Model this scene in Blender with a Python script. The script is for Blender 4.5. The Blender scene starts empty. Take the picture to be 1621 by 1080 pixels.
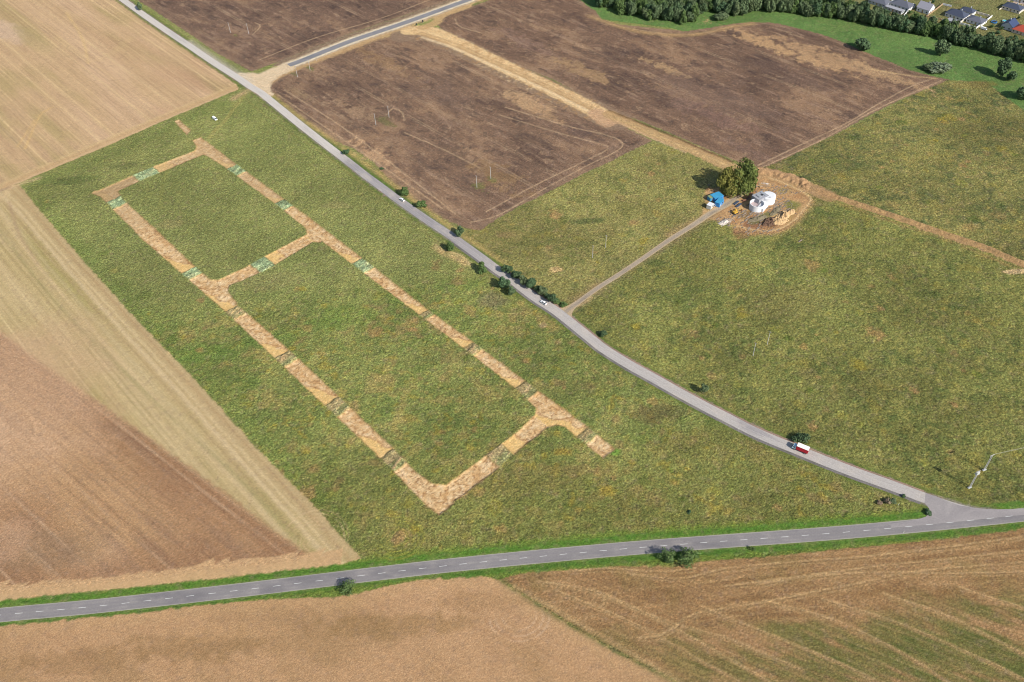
import bpy, bmesh, math, random
import numpy as np
from mathutils import Vector, Matrix

# ------------------------------------------------------------------ camera, sky, sun
S = bpy.context.scene
FPX, TH, RO, HC = 1412.005, 0.77404099, -0.04036487, 339.8774
PW, PH = 1621.0, 1080.0
fwd = np.array([0, math.cos(TH), -math.sin(TH)]); rt = np.array([1., 0, 0]); upv = np.cross(rt, fwd)
AX = math.cos(RO) * rt + math.sin(RO) * upv
AY = -math.sin(RO) * rt + math.cos(RO) * upv
cd = bpy.data.cameras.new('camera'); cam = bpy.data.objects.new('camera', cd); S.collection.objects.link(cam)
cd.sensor_width = 36; cd.lens = FPX / PW * 36; cd.clip_start = 1; cd.clip_end = 9000
m = Matrix.Identity(4)
for i in range(3):
    m[i][0] = AX[i]; m[i][1] = AY[i]; m[i][2] = -fwd[i]
m[2][3] = HC
cam.matrix_world = m
S.camera = cam
SUN_AZ, SUN_EL = math.radians(-46.5), math.radians(35.7)
w = bpy.data.worlds.new('World'); S.world = w; w.use_nodes = True
nt = w.node_tree; bg = nt.nodes['Background']
sk = nt.nodes.new('ShaderNodeTexSky'); sk.sky_type = 'NISHITA'; sk.sun_disc = False
sk.sun_elevation = SUN_EL; sk.sun_rotation = math.pi / 2 - SUN_AZ
nt.links.new(sk.outputs[0], bg.inputs[0]); bg.inputs[1].default_value = 0.11
sd = bpy.data.lights.new('sun', 'SUN'); sd.energy = 4.6; sd.angle = math.radians(0.5); sd.color = (1, 0.955, 0.88)
so = bpy.data.objects.new('sun', sd); S.collection.objects.link(so)
SV = Vector((math.cos(SUN_AZ) * math.cos(SUN_EL), math.sin(SUN_AZ) * math.cos(SUN_EL), math.sin(SUN_EL)))
so.rotation_euler = SV.to_track_quat('Z', 'Y').to_euler(); so.location = SV * 600
S.view_settings.view_transform = 'Standard'; S.view_settings.look = 'None'
S.cycles.filter_width = 1.0
S.view_settings.exposure = 0.37; S.view_settings.gamma = 1
KAL = 1.50            # photographed value / albedo under this light

# ------------------------------------------------------------------ helpers
rng = np.random.default_rng(7); random.seed(7)

def W(p):
    """photo pixel(s) -> the point on the ground it stands for (metres)"""
    p = np.atleast_2d(np.array(p, float))
    d = ((p[:, 0] - PW / 2) / FPX)[:, None] * AX + (-(p[:, 1] - PH / 2) / FPX)[:, None] * AY + fwd
    return (d * (HC / -d[:, 2])[:, None])[:, :2]

def w1(x, y):
    a = W((x, y))[0]; return float(a[0]), float(a[1])

def lin(c):
    c = np.array(c, float) / 255.
    return np.where(c <= 0.04045, c / 12.92, ((c + 0.055) / 1.055) ** 2.4)

def alb(*c):
    return lin(c) / KAL * np.array([1.03, 1.0, 0.93])

_lat = {}
def vnoise(x, y, seed):
    if seed not in _lat:
        _lat[seed] = np.random.default_rng(seed + 100).random((257, 257)).astype(np.float32)
    L = _lat[seed]
    xi = np.floor(x).astype(np.int32); yi = np.floor(y).astype(np.int32)
    fx = (x - xi).astype(np.float32); fy = (y - yi).astype(np.float32)
    fx = fx * fx * (3 - 2 * fx); fy = fy * fy * (3 - 2 * fy)
    xi &= 255; yi &= 255
    a = L[yi, xi]; b = L[yi, xi + 1]; c = L[yi + 1, xi]; d = L[yi + 1, xi + 1]
    return a + (b - a) * fx + (c - a + (a - b - c + d) * fx) * fy

def fbm(x, y, size, octv=3, seed=0, gain=0.55):
    """about -1..1, feature size in metres"""
    s = 0; a = 1.; t = 0
    ca, sa = math.cos(0.7), math.sin(0.7)
    x = x / size + seed * 17.3; y = y / size - seed * 9.1
    for i in range(octv):
        s = s + a * (vnoise(x, y, seed * 7 + i) - 0.5); t += a; a *= gain
        x, y = (x * ca - y * sa) * 2.03, (x * sa + y * ca) * 2.03
    return s * (3.0 / t)

def sstep(a, b, x):
    t = np.clip((x - a) / (b - a), 0, 1); return t * t * (3 - 2 * t)

def polydist(X, Y, poly, closed=True, pad=12.0):
    """signed distance (inside +) with nearest boundary point; far points get -pad"""
    P = np.asarray(poly, float); n = len(P)
    sdv = np.full(X.shape, -pad if closed else pad, np.float32)
    qx = np.zeros_like(X); qy = np.zeros_like(Y)
    lo = P.min(0) - pad; hi = P.max(0) + pad
    idx = np.nonzero((X > lo[0]) & (X < hi[0]) & (Y > lo[1]) & (Y < hi[1]))[0]
    if len(idx) == 0: return sdv, qx, qy
    x = X[idx]; y = Y[idx]
    best = np.full(len(idx), 1e12, np.float32); bx = np.zeros(len(idx), np.float32); by = bx.copy()
    ins = np.zeros(len(idx), bool)
    for i in range(n if closed else n - 1):
        a = P[i]; b = P[(i + 1) % n]; e = b - a; l2 = e @ e
        if l2 == 0: continue
        t = np.clip(((x - a[0]) * e[0] + (y - a[1]) * e[1]) / l2, 0, 1)
        cx = a[0] + t * e[0]; cy = a[1] + t * e[1]
        d = (x - cx) ** 2 + (y - cy) ** 2
        k = d < best
        best = np.where(k, d, best); bx = np.where(k, cx, bx); by = np.where(k, cy, by)
        if closed:
            c = ((a[1] > y) != (b[1] > y))
            with np.errstate(divide='ignore', invalid='ignore'):
                xx = (b[0] - a[0]) * (y - a[1]) / (b[1] - a[1] + 1e-12) + a[0]
            ins ^= c & (x < xx)
    d = np.sqrt(best)
    if closed: sdv[idx] = np.where(ins, d, -np.minimum(d, pad))
    else: sdv[idx] = np.minimum(d, pad)
    qx[idx] = bx; qy[idx] = by
    return sdv, qx, qy

def smooth(pts, step=2.0):
    """Catmull-Rom through world points, resampled"""
    P = np.asarray(pts, float); P = np.vstack([2 * P[0] - P[1], P, 2 * P[-1] - P[-2]]); out = []
    for i in range(1, len(P) - 2):
        n = max(2, int(np.hypot(*(P[i + 1] - P[i])) / step))
        for t in np.linspace(0, 1, n, endpoint=False):
            a, b, c, d = P[i - 1:i + 3]
            out.append(0.5 * (2 * b + (c - a) * t + (2 * a - 5 * b + 4 * c - d) * t * t + (3 * b - a - 3 * c + d) * t ** 3))
    out.append(P[-2]); return np.array(out)

# ------------------------------------------------------------------ materials
def newmat(name, rough=0.9, spec=0.2):
    mt = bpy.data.materials.new(name); mt.use_nodes = True
    b = mt.node_tree.nodes['Principled BSDF']
    b.inputs['Roughness'].default_value = rough
    b.inputs['Specular IOR Level'].default_value = spec
    return mt, mt.node_tree, b

def N(nt, typ, **k):
    n = nt.nodes.new(typ)
    for a, v in k.items(): setattr(n, a, v)
    return n

def mathn(nt, op, a, b=None, clamp=False):
    n = N(nt, 'ShaderNodeMath', operation=op); n.use_clamp = clamp
    for i, v in enumerate((a, b)):
        if v is None: continue
        if isinstance(v, (int, float)): n.inputs[i].default_value = v
        else: nt.links.new(v, n.inputs[i])
    return n.outputs[0]

def noise_out(nt, vec, scale, detail=3, rough=0.6):
    n = N(nt, 'ShaderNodeTexNoise'); n.inputs['Scale'].default_value = scale
    n.inputs['Detail'].default_value = detail; n.inputs['Roughness'].default_value = rough
    nt.links.new(vec, n.inputs['Vector']); return n.outputs['Fac']

def ground_mat(name, ang=0.0, rows=0.0, speck=0.5, sscale=0.9, bump=0.3, hue=None, rowscale=(0.03, 1.1), fine=0.4):
    """vertex-stored soil / grass tint broken up by directional rows, clumps and specks"""
    mt, nt, b = newmat(name, 0.95, 0.1)
    at = N(nt, 'ShaderNodeAttribute', attribute_name='tint')
    tc = N(nt, 'ShaderNodeNewGeometry')
    f1 = noise_out(nt, tc.outputs['Position'], sscale, 3, 0.65)
    f2 = noise_out(nt, tc.outputs['Position'], sscale * 2.2, 2, 0.6)
    v = mathn(nt, 'MAXIMUM', mathn(nt, 'ADD', mathn(nt, 'MULTIPLY', mathn(nt, 'SUBTRACT', f1, 0.5), speck * 3), 1.0), 0.25)
    v2 = mathn(nt, 'ADD', mathn(nt, 'MULTIPLY', mathn(nt, 'SUBTRACT', f2, 0.5), fine * 3), 1.0)
    v = mathn(nt, 'MULTIPLY', v, v2)
    if rows:
        mp = N(nt, 'ShaderNodeMapping', vector_type='TEXTURE'); mp.inputs['Rotation'].default_value = (0, 0, ang)
        mp.inputs['Scale'].default_value = (1 / rowscale[0], 1 / rowscale[1], 1)
        nt.links.new(tc.outputs['Position'], mp.inputs['Vector'])
        f3 = noise_out(nt, mp.outputs[0], 1.0, 3, 0.7)
        v3 = mathn(nt, 'ADD', mathn(nt, 'MULTIPLY', mathn(nt, 'SUBTRACT', f3, 0.5), rows * 2), 1.0)
        v = mathn(nt, 'MULTIPLY', v, v3)
    vm = N(nt, 'ShaderNodeVectorMath', operation='SCALE')
    nt.links.new(at.outputs['Color'], vm.inputs[0]); nt.links.new(v, vm.inputs['Scale'])
    col = vm.outputs[0]
    if hue is not None:
        f4 = noise_out(nt, tc.outputs['Position'], sscale * 0.8, 4, 0.7)
        k = mathn(nt, 'MULTIPLY', mathn(nt, 'SUBTRACT', f4, 0.56), 7.0, True)
        k = mathn(nt, 'MULTIPLY', k, hue[1])
        mx = N(nt, 'ShaderNodeMix', data_type='RGBA'); nt.links.new(k, mx.inputs[0])
        nt.links.new(col, mx.inputs[6]); mx.inputs[7].default_value = (*alb(*hue[0]), 1)
        col = mx.outputs[2]
    nt.links.new(col, b.inputs['Base Color'])
    if bump:
        bp = N(nt, 'ShaderNodeBump'); bp.inputs['Strength'].default_value = 1.0; bp.inputs['Distance'].default_value = bump
        nt.links.new(f1, bp.inputs['Height']); nt.links.new(bp.outputs[0], b.inputs['Normal'])
    return mt

def plain(name, c, rough=0.6, var=0.12, scale=1.0, spec=0.3, metal=0.0, bump=0.0):
    """albedo 0..1 colour with slight procedural wear"""
    mt, nt, b = newmat(name, rough, spec); b.inputs['Metallic'].default_value = metal
    tc = N(nt, 'ShaderNodeTexCoord')
    f = noise_out(nt, tc.outputs['Object'], scale, 4, 0.65)
    v = mathn(nt, 'ADD', mathn(nt, 'MULTIPLY', mathn(nt, 'SUBTRACT', f, 0.5), var * 2), 1.0)
    vm = N(nt, 'ShaderNodeVectorMath', operation='SCALE'); vm.inputs[0].default_value = c
    nt.links.new(v, vm.inputs['Scale']); nt.links.new(vm.outputs[0], b.inputs['Base Color'])
    if bump:
        bp = N(nt, 'ShaderNodeBump'); bp.inputs['Distance'].default_value = bump
        nt.links.new(f, bp.inputs['Height']); nt.links.new(bp.outputs[0], b.inputs['Normal'])
    return mt

def tiles(name, c, c2, pitch=1.4):
    mt, nt, b = newmat(name, 0.6, 0.3)
    tc = N(nt, 'ShaderNodeTexCoord')
    f = noise_out(nt, tc.outputs['Object'], 2.0, 4, 0.7)
    wv = N(nt, 'ShaderNodeTexWave', bands_direction='Z'); wv.inputs['Scale'].default_value = pitch
    nt.links.new(tc.outputs['Object'], wv.inputs['Vector'])
    k = mathn(nt, 'ADD', mathn(nt, 'MULTIPLY', wv.outputs['Fac'], 0.35), mathn(nt, 'MULTIPLY', f, 0.8), True)
    mx = N(nt, 'ShaderNodeMix', data_type='RGBA'); nt.links.new(k, mx.inputs[0])
    mx.inputs[6].default_value = (*c, 1); mx.inputs[7].default_value = (*c2, 1)
    nt.links.new(mx.outputs[2], b.inputs['Base Color']); return mt

# ------------------------------------------------------------------ layout of the land (photo outline -> metres)
MAIN = [(-200, 996), (-80, 982), (30, 971.1), (164, 958.7), (371, 935.6), (505.5, 919.5), (604, 907.6), (701, 896.4), (797, 886.6), (924, 874.7), (1018, 866.6), (1114, 859.3), (1210, 852.4), (1307, 845.2), (1405, 836.9), (1504, 827.3), (1597, 817.6), (1720, 804), (1850, 789)]
SIDE = [(40, -115), (110, -62), (160, -25), (195, 0), (226, 22.5), (259, 45.4), (298, 71.5), (337, 98), (376, 123), (397, 137.4), (413, 147), (439, 168), (478, 199.6), (517, 230), (556, 260), (580, 279), (594.5, 289.5), (633.3, 318.3), (672, 345.6), (711, 371.5), (737, 390), (766, 411), (789, 428.5), (811, 443), (827, 456), (850, 473), (880.5, 492.5), (914, 519), (940, 540), (956, 552.5), (994.5, 576.5), (1033, 597.8), (1072, 619.8), (1111, 641), (1150, 661), (1189, 681), (1225, 697), (1260, 711), (1304, 729), (1356, 749), (1408, 767.5), (1460, 787), (1500, 801), (1540, 812), (1575, 817)]
TRK = [(893, 496), (904, 487), (916.7, 477.8), (945, 457), (981.5, 433.7), (1020, 407.8), (1059, 380.6), (1098, 356), (1124, 338.5), (1152.6, 322), (1168, 310), (1182, 298)]
NEWR = [(457, 103.7), (478, 96), (516.7, 80.4), (555.6, 65.2), (594.5, 51.9), (633, 38.9), (659, 29.8), (698, 15.6), (737, 1.5), (790, -17), (860, -42)]
MAINW, SIDEW, TRKW, NEWW = smooth(W(MAIN)), smooth(W(SIDE)), smooth(W(TRK)), smooth(W(NEWR))

POLY = {}
POLY['F1'] = [(-500, -140), (40, -115), (150, -28), (186, 0), (225, 30), (290, 75), (340, 109), (373, 134), (378, 141), (350, 153), (250, 195), (172, 230), (100, 260), (30, 290), (0, 301), (-400, 470)]
POLY['F2'] = [(-400, 470), (0, 301), (14, 296), (30, 292), (60, 330), (130, 411), (210, 500), (300, 592), (400, 703), (500, 805), (540, 850), (572, 884), (540, 893), (420, 908), (0, 951), (-300, 980), (-500, 700)]
POLY['F3'] = [(-500, 100), (-150, 415), (0, 527), (60, 572), (130, 620), (230, 690), (300, 742), (380, 800), (440, 846), (492, 882), (470, 888), (420, 894), (370, 899), (300, 905), (200, 921), (100, 931), (0, 938), (-300, 970)]
POLY['G1'] = [(30, -150), (165, -42), (205, -8), (240, 14), (300, 54), (350, 88), (398, 113), (440, 98), (500, 74), (560, 51), (650, 21), (700, 4), (800, -34), (860, -58), (700, -200), (300, -200)]
POLY['G2'] = [(422, 138), (440, 121), (480, 104), (560, 72), (610, 59), (650, 56), (675, 60), (711, 78), (763, 101), (820, 127), (852, 142), (903.7, 168), (942, 187), (965, 201), (985, 200), (1033, 223), (994.5, 241), (960, 259), (924, 275), (870, 303), (820, 327.4), (789, 345.6), (760, 363.7), (740, 362), (711, 350.7), (682, 335), (646, 311.8), (612, 280), (590, 255), (560, 236), (529, 223), (478, 192), (440, 160)]
POLY['G3'] = [(693, 39), (697, 26), (711, 20), (763, 5), (800, -12), (880, -45), (930, -20), (917, 0), (945, 20), (953, 31), (981, 39), (1033, 44), (1085, 49.5), (1124, 44), (1163, 37.6), (1189, 35.5), (1220, 36), (1239, 39), (1291, 52), (1330, 65), (1382, 88), (1434, 109), (1473, 120), (1503, 126), (1447, 149), (1408, 166), (1369, 187), (1317, 215.6), (1265, 240), (1226, 259), (1198, 268), (1155, 251), (1111, 233), (1059, 210), (1007, 189), (971, 174), (955, 166), (917, 148), (878, 127), (834, 109), (776, 86), (737, 72), (705, 54)]
POLY['M2'] = [(780, 352), (820, 330), (924, 277), (1033, 223), (1085, 243), (1150, 270), (1175, 290), (1150, 322), (1020, 407), (895, 495), (820, 446), (740, 385), (735, 365)]
POLY['M3'] = [(898, 500), (1020, 410), (1150, 326), (1190, 292), (1240, 284), (1300, 308), (1460, 362), (1615, 420), (1900, 520), (1900, 790), (1621, 806), (1500, 800), (1408, 764), (1260, 707), (1111, 638), (956, 548)]
POLY['M4'] = [(1198, 270), (1317, 217), (1447, 150), (1501, 127), (1560, 128), (1621, 175), (1900, 300), (1900, 520), (1615, 414), (1460, 355), (1300, 303), (1240, 278)]
POLY['M5'] = [(1085, 50), (1059, 44), (953, 31), (917, 0), (930, -20), (1010, -20), (1120, 0), (1200, 8), (1304, 12), (1426, 36), (1538, 62), (1630, 88), (1900, 165), (1900, 300), (1621, 175), (1560, 130), (1501, 127), (1434, 110), (1382, 89), (1291, 53), (1220, 37), (1163, 38), (1124, 45)]
POLY['M6'] = [(920, -24), (1120, -4), (1304, 8), (1426, 33), (1538, 59), (1630, 85), (1900, 160), (2600, 100), (1400, -280), (900, -150)]
POLY['F4'] = [(-400, 1010), (-100, 998), (0, 989), (104, 980), (207, 972), (285, 961), (420, 949.5), (530, 945), (568, 939), (607, 929.6), (659, 919), (724, 911.5), (763, 913), (789, 918), (806, 930), (839, 950), (904, 992), (981, 1036), (1059, 1075), (1300, 1230), (-400, 1400)]
POLY['F5'] = [(792, 917), (830, 907), (878, 903.7), (981, 896), (1059, 898), (1111, 889), (1220, 881), (1330, 869), (1434, 859.7), (1511, 850.6), (1621, 836), (1950, 800), (1950, 1400), (1300, 1230), (1059, 1071), (981, 1032), (904, 988), (839, 947), (808, 927)]
for k in POLY: POLY[k] = W(POLY[k])

def cand(l): return W(l)
STRIPS = {
 'A': [(179, 332.6), (171, 322), (158, 311), (145, 306), (149, 302), (186.7, 303), (192, 312), (200, 321), (240, 357), (304.6, 418), (373.3, 480.4), (457, 553.7), (538.7, 630), (625.6, 713), (659, 748), (690, 770), (708, 775), (719, 797), (696, 816), (674.8, 800), (604.8, 727), (512.8, 641), (435, 566.7), (352.6, 489.5), (281, 427), (222, 376), (210, 362)],
 'B': [(305, 222), (318, 217), (332, 228), (370, 257), (446.7, 313), (510, 360), (572.4, 407.8), (681.3, 493), (751, 543), (837.6, 608), (885, 642), (932, 676.9), (974, 711), (955.6, 726), (916.7, 695), (895, 676), (872, 670), (848, 645), (820.7, 618.5), (737, 553.7), (669.6, 502.4), (555.6, 416.9), (490, 366), (433.7, 321), (352, 262), (322, 243)],
 'C': [(145, 306), (215, 275.6), (255, 259), (308.5, 238.5), (311, 232), (305, 222), (335, 240), (340, 250), (321.5, 245), (256.7, 272), (217.8, 288.5), (186.7, 302.8), (180, 318)],
 'D': [(318, 432), (334, 443), (347, 442.8), (389, 423), (413, 409), (464.8, 381.9), (486, 371), (484, 362), (512, 380), (507, 384), (496, 383), (420, 428.5), (363, 451.9), (361, 462), (376, 481), (350, 470)],
 'E': [(680, 765), (707, 767.6), (770.8, 719.6), (820, 683.3), (846.7, 657), (849, 645), (900, 676), (882, 673), (864.8, 678), (820, 714.5), (783.7, 745.6), (716.3, 796), (700, 810)],
 'G': [(276, 192), (283, 189), (302, 206), (296, 214)]}
STRIPS = {k: W(v) for k, v in STRIPS.items()}
# undisturbed turf baulks across the stripped strips: (centre px, half length m along the strip, strip family)
BAULK = [((184, 321), 5.2, 'L'), ((307, 431), 4.0, 'L'), ((376, 493), 4.6, 'L'), ((455, 567), 4.4, 'L'), ((538, 642), 5.2, 'L'), ((627, 726), 5.5, 'L'),
         ((375, 269), 6.0, 'L'), ((449, 324), 5.4, 'L'), ((578, 419), 6.0, 'L'), ((679, 496), 2.6, 'L'), ((751, 551), 3.6, 'L'), ((835, 617), 4.6, 'L'), ((930, 690), 3.2, 'L'),
         ((791, 720), 5.0, 'X'), ((412, 416), 5.2, 'X'), ((230, 274), 7.5, 'X')]
GREENB = {0, 1, 6, 7, 8, 14, 15}
def rag(P, seed, amp=.14, step=2.2):
    r = np.random.default_rng(seed); out = []
    for i in range(len(P)):
        a, b = P[i], P[(i + 1) % len(P)]; L = np.hypot(*(b - a)); n = max(1, int(L / step)); d = (b - a) / max(L, 1e-6); nn = np.array([-d[1], d[0]])
        for k in range(n): out.append(a + (b - a) * k / n + nn * r.normal(0, amp) * (k > 0))
    return np.array(out)
STRIPS = {k: rag(v, 60 + i) for i, (k, v) in enumerate(STRIPS.items())}
LD = W([(260, 400), (600, 700)]); LD = (LD[1] - LD[0]) / np.hypot(*(LD[1] - LD[0]))
XD = np.array([-LD[1], LD[0]])
BQ = []
for c, hl, fam in BAULK:
    c = W(c)[0]; d, e = (LD, XD) if fam == 'L' else (XD, LD)
    BQ.append(rag(np.array([c + d * hl + e * 9, c + d * hl - e * 9, c - d * hl - e * 9, c - d * hl + e * 9]), 80 + len(BQ), .3, 1.8))

def strip_sd(X, Y):
    sdv = None
    for k, P in STRIPS.items():
        a, ax, ay = polydist(X, Y, P, pad=4)
        if sdv is None: sdv, qx, qy = a, ax, ay
        else:
            kk = a > sdv
            sdv = np.where(kk, a, sdv); qx = np.where(kk, ax, qx); qy = np.where(kk, ay, qy)
    bal = np.full(X.shape, -4, np.float32); bi = np.zeros(X.shape, np.int8)
    bx = np.zeros_like(X); by = np.zeros_like(X)
    for i, P in enumerate(BQ):
        a, ax, ay = polydist(X, Y, P, pad=4)
        kk = a > bal
        bal = np.where(kk, a, bal); bi = np.where(kk, i, bi); bx = np.where(kk, ax, bx); by = np.where(kk, ay, by)
    cut = np.minimum(sdv, -bal); kk = -bal < sdv
    return sdv, bal, bi, cut, np.where(kk, bx, qx), np.where(kk, by, qy)

def dirang(p, q):
    a = W([p, q]); d = a[1] - a[0]; return math.atan2(d[1], d[0])
ANG = {'F1': dirang((65, 0), (233, 124)), 'F2': dirang((130, 411), (400, 703)), 'F3': dirang((100, 640), (400, 880)),
       'G': dirang((800, 116), (904, 166)), 'F4': dirang((640, 985), (760, 1070)), 'F5': dirang((1100, 960), (1390, 1080)), 'M': dirang((260, 400), (600, 700))}

def rot(X, Y, a): return X * math.cos(a) + Y * math.sin(a), -X * math.sin(a) + Y * math.cos(a)

def lines(v, u, spacing, seed, wid, jit=0.35, brk=0.5, wob=0.25):
    """strength 0..1 of thin lines parallel to u"""
    r = np.random.default_rng(seed)
    v = v + fbm(u, v * 0.2, 60, 2, seed + 3) * wob
    pos = np.arange(-1200, 1300, spacing); pos = pos + r.normal(0, jit * spacing, len(pos)); pos.sort()
    st = r.random(len(pos)) ** 1.5
    i = np.clip(np.searchsorted(pos, v), 1, len(pos) - 1)
    d0 = np.abs(v - pos[i - 1]); d1 = np.abs(v - pos[i]); k = d0 < d1
    d = np.where(k, d0, d1); s = np.where(k, st[i - 1], st[i])
    b = np.clip(0.6 + brk * fbm(u, v, 25, 2, seed + 5), 0, 1)
    return np.exp(-(d / wid) ** 2) * s * b

REG = ['meadow', 'F1', 'F2', 'F3', 'G1', 'G2', 'G3', 'M2', 'M3', 'M4', 'M5', 'M6', 'F4', 'F5', 'verge', 'cut', 'dirt']

def paint(X, Y, fine=True):
    n = len(X); col = np.zeros((n, 3), np.float32); reg = np.zeros(n, np.int8)
    big = fbm(X, Y, 60, 3, 1); med = fbm(X, Y, 14, 3, 2); sml = fbm(X, Y, 3.2, 3, 3) if fine else big * 0
    sm2 = fbm(X, Y, 5.5, 3, 4) if fine else big * 0
    ed = fbm(X, Y, 2.0, 2, 8) if fine else 0
    def mix(a, c):
        nonlocal col
        a = np.clip(a, 0, 1)[:, None].astype(np.float32); col = col * (1 - a) + np.asarray(c, np.float32) * a
    def mixi(idx, a, c):
        a = np.clip(a, 0, 1)[:, None].astype(np.float32); col[idx] = col[idx] * (1 - a) + np.asarray(c, np.float32) * a
    def stroke(pts, wid, c, al=0.7, world=False, brk=0.0, sm=True):
        P = np.asarray(pts) if world else W(pts)
        if sm and len(P) > 2: P = smooth(P, 3)
        lo = P.min(0) - wid * 3; hi = P.max(0) + wid * 3
        idx = np.nonzero((X > lo[0]) & (X < hi[0]) & (Y > lo[1]) & (Y < hi[1]))[0]
        if not len(idx): return
        d, _, _ = polydist(X[idx], Y[idx], P, closed=False, pad=wid * 3)
        a = np.exp(-(d / wid) ** 2) * al
        if brk: a = a * np.clip(1 - brk + brk * (fbm(X[idx], Y[idx], 6, 2, 21) + 0.8), 0, 1)
        mixi(idx, a, c)
    def blob(px, rx, ry, c, al=0.8, ang=0.0, nz=0.6, seed=11):
        c0 = W(px)[0]; R = max(rx, ry) * 2
        idx = np.nonzero((np.abs(X - c0[0]) < R) & (np.abs(Y - c0[1]) < R))[0]
        if not len(idx): return
        u, v = rot(X[idx] - c0[0], Y[idx] - c0[1], ang)
        r = np.sqrt((u / rx) ** 2 + (v / ry) ** 2) + nz * 0.35 * fbm(X[idx], Y[idx], max(2.0, min(rx, ry) * 0.6), 4, seed, 0.7)
        mixi(idx, (1 - sstep(0.45, 1.0, r)) * al, c)
    # ---- meadow base: mown south-west part with clumps, greener towards the field edge
    col[:] = alb(120, 132, 68)
    vb = fbm(X, Y, 34, 3, 29, .6); mix(sstep(.0, .8, vb) * .5, alb(146, 144, 82))
    mix(sstep(-0.1, 0.8, big) * 0.6, alb(100, 122, 54))
    mix(sstep(0.0, 1.0, med) * 0.45, alb(144, 144, 80))
    mix(sstep(0.1, 0.9, sm2) * 0.5, alb(90, 110, 46))
    mix(sstep(0.25, 1.0, -sm2) * 0.45, alb(160, 150, 86))
    cl = fbm(X, Y, 8, 3, 14)
    sdm = {}
    for k in ('M2', 'M3', 'M4', 'M5', 'M6'):
        s, _, _ = polydist(X, Y, POLY[k], pad=15); sdm[k] = s
        reg[s > 0] = REG.index(k)
    # lower half of the site meadow: weedier, tussocks of dry grass
    c0 = W([(60, 300), (1450, 815)]);
    low = sstep(430, 385, Y - 0.12 * X)     # nearer than the mown half
    inM1 = reg == 0
    tus = sstep(0.30, 0.75, cl + 0.5 * sml)
    mix(inM1 * low * tus * 0.65, alb(158, 142, 84))
    mix(inM1 * low * sstep(0.3, 0.8, -cl + 0.5 * sml) * 0.45, alb(82, 106, 42)); mix(inM1 * low * sstep(0.3, .8, fbm(X, Y, 2.6, 3, 25)) * 0.55, alb(150, 140, 66)); mix(inM1 * low * sstep(0.3, .8, fbm(X, Y, 3.4, 3, 26)) * 0.45, alb(92, 104, 56)); mix(inM1 * sstep(W((0, 760))[0][1] + 30, W((0, 760))[0][1] - 30, Y) * .5, alb(108, 108, 48))
    mix(inM1 * low * sstep(0.55, 0.95, fbm(X, Y, 11, 3, 15)) * 0.5, alb(146, 118, 80))
    mix(inM1 * low * sstep(0.55, 0.95, fbm(X, Y, 6, 3, 16)) * 0.5, alb(158, 138, 46))
    mix(inM1 * (1 - low) * 0.55, alb(140, 143, 85) * (1 + 0.12 * sml[:, None] + .10 * med[:, None]))
    stroke([(60, 320), (130, 400), (300, 580), (480, 770), (560, 850)], 7, alb(104, 128, 54), 0.5, brk=0.5)
    stroke([(60, 290), (200, 232), (350, 165)], 7, alb(100, 122, 54), 0.4, brk=0.5)
    # eastern meadows
    for k, c, c2, c3 in (('M2', (140, 136, 78), (108, 114, 60), (164, 148, 92)), ('M3', (117, 121, 61), (82, 100, 46), (154, 146, 78)), ('M4', (120, 118, 64), (68, 86, 48), (158, 142, 84))):
        s = sstep(-0.5, 0.5, sdm[k])
        mix(s, alb(*c)); mix(s * sstep(.0, .8, vb) * .5, np.array(alb(*c)) * 1.22); mix(s * sstep(.1, .8, -vb) * .45, np.array(alb(*c)) * .78)
        mix(s * sstep(0.0, 0.9, sm2 + 0.5 * med) * 0.8, alb(*c2))
        mix(s * sstep(0.1, 0.9, -sml - 0.4 * cl) * 0.6, alb(*c3))
        mix(s * sstep(0.5, 0.9, fbm(X, Y, 9, 3, 17)) * 0.45, alb(148, 136, 60))
        mix(s * sstep(0.55, 0.95, fbm(X, Y, 16, 3, 18)) * 0.35, alb(130, 112, 74))
    u, v = rot(X, Y, 0.1)
    mix(sstep(-0.5, 0.5, sdm['M4']) * sstep(0.1, 0.8, fbm(u * 0.5, v * 1.4, 7, 3, 19)) * 0.5, alb(62, 80, 40))
    s5 = sstep(-0.6, 0.6, sdm['M5'] + ed * 0.5)
    mix(s5, alb(96, 132, 70)); mix(s5 * sstep(0, 1, med) * 0.5, alb(116, 140, 76)); mix(s5 * sstep(0.1, 1, sm2) * 0.4, alb(78, 118, 62)); mix(s5 * sstep(0.2, 1, -sml) * 0.3, alb(130, 144, 84))
    s6 = sstep(-0.6, 0.6, sdm['M6'])
    mix(s6, alb(118, 118, 72)); mix(s6 * sstep(0, 0.9, med) * 0.6, alb(140, 128, 84)); mix(s6 * sstep(0.1, 0.8, -cl) * 0.5, alb(82, 104, 58))
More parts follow.
